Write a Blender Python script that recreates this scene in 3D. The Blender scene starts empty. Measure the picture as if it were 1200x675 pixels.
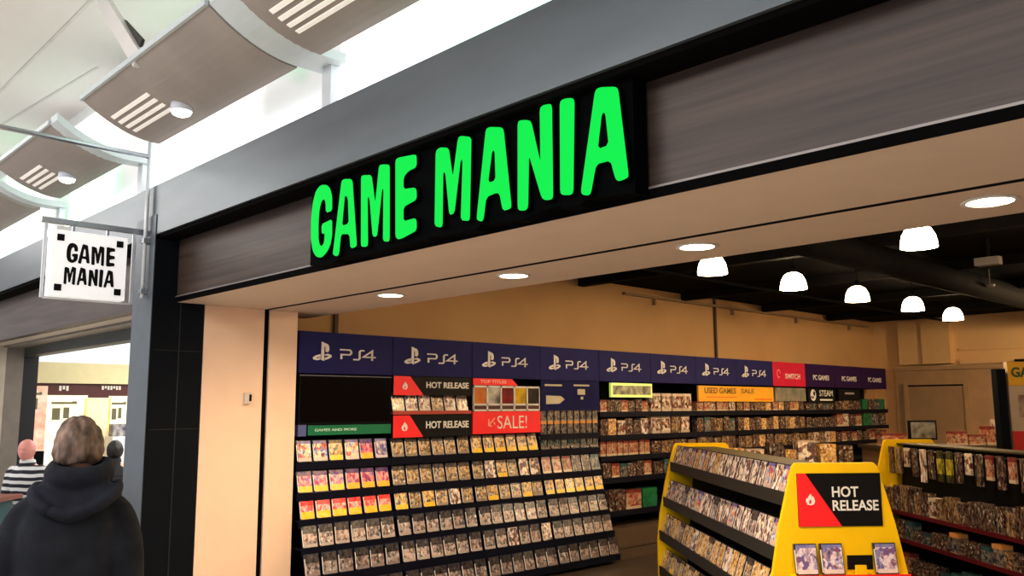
import bpy, bmesh, math, random
from mathutils import Vector, Matrix, noise
random.seed(11)
PI = math.pi
COL = bpy.context.scene.collection

# ------------------------------------------------------------------ camera solve
FPX, YAW, PITCH, ROLL = 1015.906, 0.806121, 0.1377538, -0.00444716
EYE = Vector((0, 0, 1.6))
FW = Vector((-math.sin(YAW)*math.cos(PITCH), math.cos(YAW)*math.cos(PITCH), math.sin(PITCH)))
_r = Vector((math.cos(YAW), math.sin(YAW), 0)); _u = _r.cross(FW)
RT = math.cos(ROLL)*_r + math.sin(ROLL)*_u
UP = -math.sin(ROLL)*_r + math.cos(ROLL)*_u

def at(x, y, axis, val):
    """world point where the sight line of pixel (x, y) meets the plane axis = val"""
    v = FW + RT*((x-600)/FPX) + UP*((337.5-y)/FPX)
    return EYE + v*((val-EYE[axis])/v[axis])

cam = bpy.data.cameras.new('camera'); cam.sensor_width = 36; cam.lens = FPX/1200*36
cam.clip_start = 0.05; cam.clip_end = 200
co = bpy.data.objects.new('camera', cam); COL.objects.link(co)
M = Matrix((RT, UP, -FW)).transposed().to_4x4(); M.translation = EYE
co.matrix_world = M
bpy.context.scene.camera = co

# ------------------------------------------------------------------ materials
MATS = {}
def mat(name, c, rough=.6, metal=0., emit=None, es=0., var=.06, nscale=6., spec=.5, stretch=(1,1,1), c2=None, bump=0., alpha=None):
    if name in MATS: return MATS[name]
    m = bpy.data.materials.new(name); m.use_nodes = True
    nt = m.node_tree; b = nt.nodes['Principled BSDF']
    tc = nt.nodes.new('ShaderNodeTexCoord'); mp = nt.nodes.new('ShaderNodeMapping')
    mp.inputs['Scale'].default_value = stretch
    nz = nt.nodes.new('ShaderNodeTexNoise'); nz.inputs['Scale'].default_value = nscale; nz.inputs['Detail'].default_value = 4
    rp = nt.nodes.new('ShaderNodeValToRGB')
    a = [max(0, v*(1-var)) for v in c]; z = list(c2) if c2 else [min(1, v*(1+var)) for v in c]
    rp.color_ramp.elements[0].color = (*a, 1); rp.color_ramp.elements[1].color = (*z, 1)
    rp.color_ramp.elements[0].position = .3; rp.color_ramp.elements[1].position = .7
    L = nt.links.new
    L(tc.outputs['Object'], mp.inputs[0]); L(mp.outputs[0], nz.inputs['Vector']); L(nz.outputs['Fac'], rp.inputs[0])
    L(rp.outputs[0], b.inputs['Base Color'])
    b.inputs['Roughness'].default_value = rough; b.inputs['Metallic'].default_value = metal
    b.inputs['Specular IOR Level'].default_value = spec
    if emit:
        b.inputs['Emission Color'].default_value = (*emit, 1); b.inputs['Emission Strength'].default_value = es
    if bump:
        bp = nt.nodes.new('ShaderNodeBump'); bp.inputs['Strength'].default_value = bump; bp.inputs['Distance'].default_value = .01
        L(nz.outputs['Fac'], bp.inputs['Height']); L(bp.outputs[0], b.inputs['Normal'])
    if alpha is not None: b.inputs['Alpha'].default_value = alpha
    MATS[name] = m; return m

def cover(name, top, mids, bot, t0=.78, t1=.22, scale=5., spec=.6):
    """printed cover: picture of mixed blotches with a top band and a label at the foot; differs per object"""
    if name in MATS: return MATS[name]
    m = bpy.data.materials.new(name); m.use_nodes = True
    nt = m.node_tree; b = nt.nodes['Principled BSDF']; L = nt.links.new; N = nt.nodes.new
    tc = N('ShaderNodeTexCoord'); oi = N('ShaderNodeObjectInfo')
    mul = N('ShaderNodeMath'); mul.operation = 'MULTIPLY'; mul.inputs[1].default_value = 61.
    L(oi.outputs['Random'], mul.inputs[0])
    add = N('ShaderNodeVectorMath'); add.operation = 'ADD'
    L(tc.outputs['Generated'], add.inputs[0]); L(mul.outputs[0], add.inputs[1])
    vo = N('ShaderNodeTexVoronoi'); vo.inputs['Scale'].default_value = scale; L(add.outputs[0], vo.inputs['Vector'])
    nz = N('ShaderNodeTexNoise'); nz.inputs['Scale'].default_value = scale*.9; nz.inputs['Detail'].default_value = 3; L(add.outputs[0], nz.inputs['Vector'])
    sp = N('ShaderNodeSeparateColor'); L(vo.outputs['Color'], sp.inputs[0])
    mx = N('ShaderNodeMath'); mx.operation = 'ADD'
    h = N('ShaderNodeMath'); h.operation = 'MULTIPLY'; h.inputs[1].default_value = .55; L(sp.outputs[0], h.inputs[0])
    h2 = N('ShaderNodeMath'); h2.operation = 'MULTIPLY'; h2.inputs[1].default_value = .5; L(nz.outputs['Fac'], h2.inputs[0])
    L(h.outputs[0], mx.inputs[0]); L(h2.outputs[0], mx.inputs[1])
    rp = N('ShaderNodeValToRGB'); cr = rp.color_ramp
    n = len(mids)
    cr.elements[0].position = .15; cr.elements[0].color = (*mids[0], 1)
    cr.elements[1].position = .85; cr.elements[1].color = (*mids[-1], 1)
    for i in range(1, n-1):
        e = cr.elements.new(.15+.7*i/(n-1)); e.color = (*mids[i], 1)
    L(mx.outputs[0], rp.inputs[0])
    sx = N('ShaderNodeSeparateXYZ'); L(tc.outputs['Generated'], sx.inputs[0])
    out = rp.outputs[0]
    for colr, thr, gt in ((top, t0, True), (bot, t1, False)):
        if colr is None: continue
        cmp_ = N('ShaderNodeMath'); cmp_.operation = 'GREATER_THAN' if gt else 'LESS_THAN'; cmp_.inputs[1].default_value = thr
        L(sx.outputs['Z'], cmp_.inputs[0])
        f = N('ShaderNodeMath'); f.operation = 'MULTIPLY'; f.inputs[1].default_value = .85; L(cmp_.outputs[0], f.inputs[0])
        mm = N('ShaderNodeMixRGB'); mm.inputs[2].default_value = (*colr, 1); L(f.outputs[0], mm.inputs[0]); L(out, mm.inputs[1]); out = mm.outputs[0]
    L(out, b.inputs['Base Color']); b.inputs['Roughness'].default_value = .25; b.inputs['Specular IOR Level'].default_value = spec
    MATS[name] = m; return m

BLACK = mat('black_plastic', (.005,.005,.006), .6, spec=.1)
NAVY = mat('navy_shelf', (.006,.007,.016), .6, spec=.1)
RAIL = mat('shelf_rail', (.005,.0055,.015), .5, spec=.15)
WHITE = mat('white_paint', (.75,.74,.72), .5, var=.02)
PRINTW = mat('white_print', (.80,.78,.74), .6, var=.01, spec=.2)
PRINTK = mat('black_print', (.009,.008,.008), .6, spec=.2)
RED = mat('red_print', (.75,.02,.025), .45, emit=(1,.03,.03), es=.12)
YELLOW = mat('yellow_panel', (.93,.60,.0), .4, var=.03)
STEEL = mat('brushed_steel', (.45,.47,.5), .35, .9)
PALEM = mat('pale_metal', (.66,.69,.72), .4, .2)
GREENLIT = mat('green_lit_acrylic', (.0,.05,.008), .6, emit=(.004,.80,.10), es=.88, var=.01, spec=.1)

# ------------------------------------------------------------------ mesh helpers
class MB:
    def __init__(s): s.v = []; s.f = []; s.m = []
    def add(s, vs, fs, m=0):
        o = len(s.v); s.v += [tuple(v) for v in vs]
        for f in fs: s.f.append([o+i for i in f]); s.m.append(m)
        return s
    def box(s, x0, x1, y0, y1, z0, z1, m=0, T=None):
        vs = [Vector((x, y, z)) for z in (z0, z1) for y in (y0, y1) for x in (x0, x1)]
        if T is not None: vs = [T @ v for v in vs]
        return s.add(vs, [(0,2,3,1), (4,5,7,6), (0,1,5,4), (2,6,7,3), (0,4,6,2), (1,3,7,5)], m)
    def tube(s, p0, p1, r, n=10, m=0, r1=None):
        p0, p1 = Vector(p0), Vector(p1); d = (p1-p0).normalized()
        a = d.orthogonal().normalized(); b = d.cross(a); r1 = r if r1 is None else r1
        vs = [p+(a*math.cos(2*PI*i/n)+b*math.sin(2*PI*i/n))*q for p, q in ((p0, r), (p1, r1)) for i in range(n)]
        fs = [(i, (i+1) % n, n+(i+1) % n, n+i) for i in range(n)] + [tuple(range(n-1, -1, -1)), tuple(range(n, 2*n))]
        return s.add(vs, fs, m)
    def path(s, pts, r, n=8, m=0):
        for a, b in zip(pts, pts[1:]): s.tube(a, b, r, n, m)
        return s
    def lathe(s, prof, c=(0,0,0), n=24, m=0):
        c = Vector(c); k = len(prof)
        vs = [c+Vector((r*math.cos(2*PI*i/n), r*math.sin(2*PI*i/n), z)) for r, z in prof for i in range(n)]
        fs = [(j*n+i, j*n+(i+1) % n, (j+1)*n+(i+1) % n, (j+1)*n+i) for j in range(k-1) for i in range(n)]
        return s.add(vs, fs, m)
    def loft(s, rings, m=0, cap=True):
        n = len(rings[0]); vs = [v for r in rings for v in r]
        fs = [(j*n+i, j*n+(i+1) % n, (j+1)*n+(i+1) % n, (j+1)*n+i) for j in range(len(rings)-1) for i in range(n)]
        if cap: fs += [tuple(range(n-1, -1, -1)), tuple(range((len(rings)-1)*n, len(rings)*n))]
        return s.add(vs, fs, m)
    def prism(s, poly, fn, d0, d1, m=0):
        """poly of 2-D points; fn(u, v, d) gives the 3-D point"""
        n = len(poly)
        vs = [fn(u, v, d0) for u, v in poly]+[fn(u, v, d1) for u, v in poly]
        fs = [tuple(range(n)), tuple(range(2*n-1, n-1, -1))]+[(i, n+i, n+(i+1) % n, (i+1) % n) for i in range(n)]
        return s.add(vs, fs, m)
    def mesh(s, name, mats, smooth=False):
        me = bpy.data.meshes.new(name); me.from_pydata(s.v, [], s.f)
        for m in (mats if isinstance(mats, (list, tuple)) else [mats]): me.materials.append(m)
        for p, i in zip(me.polygons, s.m): p.material_index = i; p.use_smooth = smooth
        bm = bmesh.new(); bm.from_mesh(me); bmesh.ops.recalc_face_normals(bm, faces=bm.faces); bm.to_mesh(me); bm.free()
        me.update(); return me

def link(o): COL.objects.link(o); return o
def tag(o, label=None, cat=None, group=None, kind=None):
    if label: o['label'] = label
    if cat: o['category'] = cat
    if group: o['group'] = group
    if kind: o['kind'] = kind
    return o
def root(name, label, cat, loc=(0,0,0), rz=0., group=None):
    o = bpy.data.objects.new(name, None); link(o); o.location = loc; o.rotation_euler = (0, 0, rz); o.empty_display_size = .1
    return tag(o, label, cat, group)
def part(name, mb, mats, parent, local=False, smooth=False, label=None):
    """a mesh part; local=False: the mesh is given in world coordinates, the parent is unrotated"""
    me = mb if isinstance(mb, bpy.types.Mesh) else mb.mesh(name, mats, smooth)
    o = bpy.data.objects.new(name, me); link(o); o.parent = parent
    if not local:
        base = Vector(); q = parent
        while q: base += q.location; q = q.parent
        o.location = -base
    if label: o['label'] = label
    return o
def solo(name, mb, mats, label, cat, group=None, kind=None, loc=None, smooth=False):
    me = mb if isinstance(mb, bpy.types.Mesh) else mb.mesh(name, mats, smooth)
    o = link(bpy.data.objects.new(name, me))
    if loc is not None: o.location = loc
    return tag(o, label, cat, group, kind)
def struct(name, mb, mats, label, cat, smooth=False): return solo(name, mb, mats, label, cat, kind='structure', smooth=smooth)

def FX(x, y, z):   # frame on a plane facing +X: right=+Y up=+Z
    return Matrix(((0,0,1,x), (1,0,0,y), (0,1,0,z), (0,0,0,1)))
def FY(x, y, z):   # frame on a plane facing -Y: right=+X up=+Z
    return Matrix(((1,0,0,x), (0,0,-1,y), (0,1,0,z), (0,0,0,1)))

def curve_mesh(name, splines, depth, material, T=None, bevel=0.):
    """flat filled shape (inner splines are holes), extruded to depth in front of the plane"""
    cu = bpy.data.curves.new(name, 'CURVE'); cu.dimensions = '2D'; cu.fill_mode = 'BOTH'; cu.extrude = depth/2; cu.bevel_depth = bevel
    for sp in splines:
        s = cu.splines.new('POLY'); s.points.add(len(sp)-1); s.use_cyclic_u = True
        for p, (x, y) in zip(s.points, sp): p.co = (x, y, 0, 1)
    return _tomesh(cu, name, depth, material, T)
def _tomesh(cu, name, depth, material, T, fit=None):
    ob = bpy.data.objects.new(name, cu); COL.objects.link(ob)
    dg = bpy.context.evaluated_depsgraph_get(); dg.update()
    me = bpy.data.meshes.new_from_object(ob.evaluated_get(dg)); me.name = name
    bpy.data.objects.remove(ob); bpy.data.curves.remove(cu)
    me.materials.clear(); me.materials.append(material)
    if fit:
        xs = [v.co.x for v in me.vertices]; ys = [v.co.y for v in me.vertices]
        w, h = max(xs)-min(xs), max(ys)-min(ys); cx, cy = (max(xs)+min(xs))/2, (max(ys)+min(ys))/2
        me.transform(Matrix.Diagonal((fit[0]/w, fit[1]/h, 1, 1)) @ Matrix.Translation((-cx, -cy, 0)))
    me.transform(Matrix.Translation((0, 0, depth/2)))
    if T is not None: me.transform(T)
    return me
def text_mesh(body, w, h, material, T, depth=.003, bold=.0, spacing=1., align='CENTER'):
    cu = bpy.data.curves.new('lettering', 'FONT'); cu.body = body; cu.size = 1; cu.extrude = depth/2; cu.offset = bold
    cu.align_x = align; cu.align_y = 'CENTER'; cu.space_line = .95; cu.space_character = spacing; cu.resolution_u = 4
    return _tomesh(cu, 'lettering', depth, material, T, (w, h))
def stroke(pts, w):
    """outline polygon of an open thick line with mitred corners"""
    P = [Vector((*p, 0)) for p in pts]; Lf = []; Rt = []
    for i, p in enumerate(P):
        d0 = (p-P[i-1]).normalized() if i else (P[1]-p).normalized()
        d1 = (P[i+1]-p).normalized() if i < len(P)-1 else d0
        n0 = Vector((-d0.y, d0.x, 0)); n1 = Vector((-d1.y, d1.x, 0)); n = (n0+n1).normalized()
        k = w/2/max(.4, n.dot(n0)); Lf.append((p+n*k)[:2]); Rt.append((p-n*k)[:2])
    return Lf+Rt[::-1]
ORD = ['first','second','third','fourth','fifth','sixth','seventh','eighth','ninth','tenth','eleventh','twelfth','thirteenth','fourteenth','fifteenth','sixteenth','seventeenth','eighteenth','nineteenth','twentieth','twenty-first','twenty-second','twenty-third','twenty-fourth','twenty-fifth']

# ------------------------------------------------------------------ measured places
XW = -6.2                      # front plane of the wall shelving
Y0, BAY = 3.58, .92            # bays along the wall
def by(k): return Y0+BAY*k
YF, YB = 2.57, 2.40            # wood fascia plane, front of beam and pillar
XP0, XP1 = -6.57, -6.2         # pillar
ZS = 2.385                     # soffit height
XR = 2.6                       # wall beyond the picture on the other side
XWALL = -6.62; YBACK = 15.2; ZCEIL = 3.08

# ------------------------------------------------------------------ room shell
mfloor = mat('brown_vinyl_floor', (.10,.070,.048), .35, var=.25, nscale=3, stretch=(1,6,1))
mmall = mat('pale_mall_tiles', (.52,.48,.44), .3, var=.08, nscale=2)
wallpaint = mat('warm_wall_paint', (.62,.395,.185), .75, var=.06, nscale=1.2)
backpaint = mat('back_wall_paint', (.74,.50,.25), .75, var=.06, nscale=1.2)
soffm = mat('soffit_cream', (.66,.55,.455), .6, var=.02)
jambm = mat('cream_panel', (.80,.60,.46), .5, var=.02)
dark = mat('dark_groove', (.004,.003,.003), .8, spec=.05)
blackceil = mat('black_ceiling', (.007,.006,.005), .9, var=.3, nscale=1.5, spec=.05)

struct('floor', MB().box(-6.9, XR+.2, 3.2, YBACK+.3, -.1, 0), mfloor, 'dark brown shop floor between the shelves', 'floor')
struct('floor_mall', MB().box(-26, 8, -7, 3.2, -.1, 0).box(-26, -6.9, 3.2, 12, -.1, 0), mmall, 'pale tiled mall floor in front of the shop', 'floor')
struct('wall_shelving', MB().box(XWALL-.12, XWALL, 3.55, YBACK+.1, 0, ZCEIL+.1), wallpaint, 'tan wall above the long run of shelving', 'wall')
mb = MB().box(XWALL, XR+.2, YBACK, YBACK+.12, 0, ZCEIL+.1)
mb.box(-6.15, -5.75, YBACK-.12, YBACK, 2.3, 3.05).box(-5.75, -5.3, YBACK-.16, YBACK, 2.3, 3.05)
mb.box(-5.2, XR, YBACK-.03, YBACK, 2.50, 2.54).box(-5.2, XR, YBACK-.05, YBACK, 2.28, 2.36)
struct('wall_back', mb, backpaint, 'tan back wall with shallow pillars and rails above the brown panel', 'wall')
struct('wall_side', MB().box(XR, XR+.15, YF, YBACK+.1, 0, ZCEIL+.1), wallpaint, 'tan side wall of the shop facing the shelving', 'wall')
brown = mat('brown_panel', (.44,.29,.16), .55, var=.06)
brown2 = mat('brown_recess', (.38,.25,.14), .6, var=.06)
struct('wall_panel_back', MB().box(-6.25, -4.35, YBACK-.10, YBACK, 0, 2.26).box(-6.25, -4.3, YBACK-.14, YBACK, 2.2, 2.26), brown, 'dull brown panelling below the rail of the back wall', 'wall')
d = root('door_1', 'plain brown door set in the back wall panelling', 'door', (-5.6, YBACK-.1, 0)); d['kind'] = 'structure'
part('door_leaf', MB().box(-6.03, -5.14, YBACK-.13, YBACK-.101, 0, 1.93), brown2, d)
part('door_frame', MB().box(-6.10, -6.03, YBACK-.15, YBACK-.101, 0, 1.99).box(-5.14, -5.07, YBACK-.15, YBACK-.101, 0, 1.99).box(-6.03, -5.14, YBACK-.15, YBACK-.101, 1.955, 1.99), brown, d)
part('door_shadow_gap', MB().box(-6.03, -5.14, YBACK-.125, YBACK-.11, 1.93, 1.955), dark, d)
# black ceiling with joists and ducts
mb = MB().box(XWALL-.1, XR+.2, 3.85, YBACK+.1, ZCEIL, ZCEIL+.1)
struct('ceiling', mb, blackceil, 'black painted open ceiling of the shop', 'ceiling')
duct = mat('dark_duct', (.012,.010,.009), .8, var=.2, spec=.08)
mb = MB()
for y in (5.4, 7.4, 9.4, 11.4, 13.4): mb.box(XWALL+.05, XR, y-.05, y+.05, ZCEIL-.1, ZCEIL)
struct('trim_joists', mb, duct, 'dark cross joists under the black ceiling', 'ceiling joists')
solo('ventilation_duct', MB().tube((-3.3, 4.6, ZCEIL-.16), (-3.3, 14.8, ZCEIL-.16), .13, 16), duct, 'dark round duct running along the black ceiling', 'duct', smooth=True)
solo('conduit_pipe', MB().tube((-5.2, 5.6, ZCEIL-.119), (-5.2, 14.8, ZCEIL-.119), .018, 8), duct, 'thin dark conduit running under the black joists', 'pipe')
# facade profile
woodm = mat('dark_grained_wood', (.058,.037,.029), .42, var=.2, nscale=2.2, stretch=(.5,7,16), c2=(.096,.064,.050), bump=.05)
beamm = mat('grey_steel_beam', (.135,.155,.172), .34, .35, var=.14, nscale=1.6, stretch=(.5,3,3))
pillm = mat('dark_pillar_cladding', (.006,.008,.012), .6, var=.1, spec=.1)
pillf = mat('grey_pillar_face', (.13,.15,.17), .4, .3, var=.06)
ZB0, ZB1 = 2.855, 3.225
struct('trim_1', MB().box(-26, XR+6, YB, YF+.2, ZB0, ZB1), beamm, 'long blue-grey beam above the shop fascia', 'beam')
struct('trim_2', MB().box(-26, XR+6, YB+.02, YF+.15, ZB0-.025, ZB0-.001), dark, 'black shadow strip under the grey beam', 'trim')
mb = MB().box(XP1+.001, XR+6, YF, YF+.08, ZS, ZB0-.026)
struct('wall_fascia', mb, woodm, 'dark grained wood fascia carrying the green shop name', 'fascia')
struct('wall_fascia_neighbour', MB().box(-26, XP0-.001, YF, YF+.08, 2.375, ZB0-.026), woodm, 'wood fascia over the neighbouring opening past the pillar', 'fascia')
# thin bright bead at the foot of the fascia, dark gap above it
struct('trim_3', MB().box(XP1+.001, XR+6, YF-.012, YF-.001, ZS+.024, ZS+.033), mat('aluminium_bead', (.30,.27,.26), .5, .5), 'thin pale bead along the foot of the wood fascia', 'trim')
struct('trim_4', MB().box(XP1+.001, XR+6, YF-.008, YF-.001, ZS-.0125, ZS+.0235), dark, 'black line just below the pale bead', 'trim')
# soffit in two boards with a dark groove
struct('ceiling_soffit', MB().box(XP1-.05, XR+.1, YF+.001, 3.27, ZS-.012, ZS+.1), soffm, 'cream soffit board over the shop entrance', 'soffit')
struct('trim_5', MB().box(XP1-.05, XR+.1, 3.2702, 3.3148, ZS-.0118, ZS+.1), dark, 'black groove across the entrance soffit', 'trim')
struct('ceiling_soffit_inner', MB().box(XP1-.4, XR+.1, 3.315, 3.86, ZS-.012, ZS+.1).box(XP1-.4, XR+.1, 3.80, 3.86, ZS+.1, ZCEIL), soffm, 'inner cream soffit board holding the round downlights', 'soffit')
# pillar and jamb
struct('pillar_1', MB().box(XP0, XP1, YB, 2.78, 0, ZB0-.03), [pillm], 'near-black square pillar at the edge of the shopfront', 'pillar')
struct('trim_6', MB().box(XP0-.002, XP1-.006, YB-.006, YB-.0005, 0, 3.0), pillf, 'grey metal face of the dark pillar towards the mall', 'cladding')
struct('trim_7', MB().box(XP1, XP1+.0015, YB+.02, 2.77, 1.46, 1.464).box(XP1, XP1+.0015, YB+.02, 2.77, 2.02, 2.024).box(XP1, XP1+.003, 2.60, 2.606, 0, 2.38), mat('seam', (.018,.02,.023), .5), 'fine joints in the dark pillar cladding', 'trim')
struct('wall_jamb', MB().box(XP1-.3, XP1, 2.785, 3.27, 0, ZS-.013), jambm, 'cream entrance jamb beside the dark pillar', 'jamb')
struct('trim_8', MB().box(XP1-.3, XP1-.02, 3.27, 3.315, 0, ZS-.005), dark, 'black upright shutter groove in the entrance jamb', 'trim')
struct('wall_jamb_inner', MB().box(XP1-.3, XP1, 3.315, 3.56, 0, ZS-.013), jambm, 'inner cream jamb strip next to the first shelves', 'jamb')
s = root('door_sensor', 'small white sensor box on the cream entrance jamb', 'sensor', (XP1, 3.08, 1.62))
p = at(290, 467, 0, XP1)
part('housing', MB().box(XP1+.0005, XP1+.03, p.y-.03, p.y+.02, p.z-.04, p.z+.045), mat('sensor_white', (.62,.55,.48), .5), s)
part('sensor_eye', MB().box(XP1+.03, XP1+.034, p.y+.0, p.y+.016, p.z-.02, p.z+.03), BLACK, s)
# wall pipes above the shelving
for i, px in enumerate((395, 840, 1033)):
    q = at(px, 360 if i == 0 else 400, 0, XWALL+.03)
    solo('wall_conduit', MB().box(XWALL+.001, XWALL+.03, q.y-.018, q.y+.018, 2.1, ZCEIL-.002), mat('brown_conduit', (.10,.06,.03), .6),
         ['brown upright conduit on the tan wall nearest the entrance', 'brown upright conduit on the tan wall above the yellow sign', 'brown upright conduit on the tan wall at the back corner'][i].replace('nearest', 'by'), 'conduit')
rail = root('ceiling_track', 'thin pale cable tray along the top of the tan wall', 'cable tray', (XWALL+.04, 10, 3.0))
part('tray', MB().box(XWALL+.001, XWALL+.06, 8.2, 14.9, 2.96, 2.99), mat('tray_tan', (.36,.25,.14), .6), rail)
for k in range(4):
    part('bracket', MB().box(XWALL+.001, XWALL+.05, 8.8+k*1.8, 8.83+k*1.8, 2.88, 2.96), MATS['tray_tan'], rail)

# ------------------------------------------------------------------ mall ceiling, cove and curved panels
mceil = mat('mall_ceiling_paint', (.80,.745,.735), .8, var=.03, nscale=.6)
seam = mat('ceiling_seam', (.70,.66,.65), .8)
mb = MB().box(-30, 9, -8, 2.75, 4.5, 4.6)
struct('ceiling_mall', mb, mceil, 'high off-white mall ceiling beyond the curved panels', 'ceiling')
mb = MB()
for a, b in (((0, 108), (108, 0)), ((30, 130), (60, 112))):
    pa, pb = at(*a, 2, 4.497), at(*b, 2, 4.497); dd = (pb-pa).normalized(); n = Vector((-dd.y, dd.x, 0))*.012
    pa -= dd*2; pb += dd*1.0
    mb.add([pa-n, pa+n, pb+n, pb-n], [(0,1,2,3)])
struct('trim_9', mb, seam, 'faint diagonal seam in the mall ceiling', 'seam')
def cove_mat():
    m = bpy.data.materials.new('cove_light'); m.use_nodes = True; nt = m.node_tree; b = nt.nodes['Principled BSDF']; L = nt.links.new; N = nt.nodes.new
    tc = N('ShaderNodeTexCoord'); nz = N('ShaderNodeTexNoise'); nz.inputs['Scale'].default_value = 1.1; nz.inputs['Detail'].default_value = 1
    L(tc.outputs['Object'], nz.inputs['Vector']); rp = N('ShaderNodeValToRGB'); cr = rp.color_ramp
    cr.elements[0].position = .40; cr.elements[0].color = (.42,.85,.55,1); cr.elements[1].position = .52; cr.elements[1].color = (1,1,.98,1)
    L(nz.outputs['Fac'], rp.inputs[0])
    sx = N('ShaderNodeSeparateXYZ'); L(tc.outputs['Generated'], sx.inputs[0])
    def ss(sock, a, b_):
        mr = N('ShaderNodeMapRange'); mr.interpolation_type = 'SMOOTHSTEP'; mr.inputs[1].default_value = a; mr.inputs[2].default_value = b_; L(sock, mr.inputs[0]); return mr.outputs[0]
    def mul(a, b_):
        q = N('ShaderNodeMath'); q.operation = 'MULTIPLY'; L(a, q.inputs[0]); L(b_, q.inputs[1]); return q.outputs[0]
    dim = mul(ss(sx.outputs[0], .50, .70), ss(sx.outputs[2], .09, .16))  # unlit stretch beside each rib, its shade put into the emission
    mr = N('ShaderNodeMapRange'); mr.inputs[3].default_value = 1.5; mr.inputs[4].default_value = .42; L(dim, mr.inputs[0])
    L(rp.outputs[0], b.inputs['Emission Color']); L(mr.outputs[0], b.inputs['Emission Strength'])
    b.inputs['Base Color'].default_value = (.5,.52,.54,1); return m
COVE = cove_mat()
struct('wall_cove', MB().box(-26, XR+6, YF+.05, YF+.15, ZB1+.0, 4.5), mat('cove_wall', (.72,.73,.72), .7, var=.03), 'white wall above the grey beam', 'wall')
PK = 1.12
RIBX = [PK*v for v in (-1.25, -3.60, -6.00, -7.80, -9.9, -11.9)]
panm = mat('taupe_ceiling_panel', (.37,.330,.305), .6, var=.08, nscale=2)
ribm = mat('white_rib', (.62,.68,.70), .45, var=.04)
lightgrey = mat('grille_white', (.80,.77,.72), .5, var=.02, emit=(1,.95,.88), es=.25)
def arc(t, dz=0.): return (PK*(1.62+.47*t), 1.6+PK*(1.685+dz+.175*(1-t)**2.0))
PANX = [(PK*a, PK*b) for a, b in ((-3.50, -1.5), (-5.44, -3.72), (-7.42, -6.06), (-9.4, -7.95), (-11.4, -10.05))]
pname = ['over the last letters of the green name', 'between two white ribs above the beam', 'above the square hanging sign', 'past the hanging sign', 'at the far end of the row']
for i, (x0, x1) in enumerate(PANX):
    r = root('ceiling_panel', 'curved taupe ceiling panel '+pname[i], 'ceiling panel', ((x0+x1)/2, 1.85, 3.3), group='curved ceiling panels')
    pts = [arc(t/10) for t in range(11)]
    prof = pts+[(y, z+.03) for y, z in pts[::-1]]
    part('panel_shell', MB().prism(prof, lambda u, v, d: Vector((d, u, v)), x0, x1), panm, r)
    part('edge_strip', MB().box(x0, x1, arc(0)[0]-.02, arc(0)[0], arc(0)[1]-.004, arc(0)[1]+.03), ribm, r, label='white edge strip')
    gx = [(PK*a, PK*b) for a, b in ((-3.40, -2.7), (-5.36, -4.80), (-7.3, -6.8), (-9.3, -8.8), (-11.3, -10.8))][i]
    for k in range(4):
        t = .30+.095*k; y, z = arc(t); y2, z2 = arc(t+.045)
        mb = MB().add([(gx[0], y, z-.004), (gx[1], y, z-.004), (gx[1], y2, z2-.004), (gx[0], y2, z2-.004), (gx[0], y, z+.002), (gx[1], y, z+.002), (gx[1], y2, z2+.002), (gx[0], y2, z2+.002)],
                      [(0,1,2,3), (4,5,6,7), (0,1,5,4), (2,3,7,6), (1,2,6,5), (0,3,7,4)])
        part('grille_slot', mb, lightgrey, r, label='pale grille slot')
    lx = gx[1]+.16
    if i in (1, 2):
        y, z = arc(.66)
        L_ = root('ceiling_downlight', ['white surface downlight on the taupe panel above the beam', 'white surface downlight on the taupe panel above the hanging sign'][i-1], 'downlight', (lx-.07, y, z))
        part('housing', MB().lathe([(.0, .03), (.065, .03), (.068, -.005), (.065, -.03)], (0,0,0), 20), mat('downlight_grey', (.60,.62,.68), .4), L_, local=True, smooth=True)
        part('lens', MB().lathe([(.065, -.03), (.055, -.05), (.03, -.062), (.0, -.066)], (0,0,0), 20), mat('downlight_lens', (.9,.9,.9), .3, emit=(1,.97,.9), es=2), L_, local=True, smooth=True)
for i, x in enumerate(RIBX):
    pts = [arc(1.30*t/14) if t < 11 else (arc(1.30*t/14)[0], arc(1)[1]) for t in range(15)]
    prof = pts+[(y, z+.055) for y, z in pts][::-1]
    rw = .115 if i == 1 else .075
    r = root('curved_rib', 'white curved rib '+['above the last letters of the green name', 'ending in a bracket above the beam', 'beside the long steel rod', 'over the hanging sign', 'second beyond the hanging sign', 'at the far end of the row'][i], 'rib', (x, 1.9, 3.3), group='curved ribs')
    part('rib_blade', MB().prism(prof, lambda u, v, d: Vector((d, u, v)), x-rw, x+rw), ribm, r)
    part('bracket', MB().box(x-.045, x+.045, pts[-1][0]-.05, pts[-1][0]+.0, ZB1+.01, pts[-1][1]-.001), PALEM, r, label='pale bracket standing on the beam')
# long light fittings in the cove, one per stretch between ribs
for i in range(5):
    x1, x0 = RIBX[i]-.002, RIBX[i+1]+.002
    r = root('cove_light_fitting', 'long glowing light fitting in the cove '+['above the last letters of the green name', 'between the bracket rib and the steel rod', 'right over the hanging sign', 'just past the hanging sign', 'at the far end of the beam'][i].replace('right over', 'over'), 'light fitting', ((x0+x1)/2, YF, 3.5), group='cove lights')
    part('diffuser', MB().box(x0, x1, YF-.03, YF+.045, ZB1+.03, 4.3), COVE, r)
    part('base_tray', MB().box(x0, x1, YF-.035, YF+.045, ZB1+.002, ZB1+.028), PALEM, r)
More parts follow.
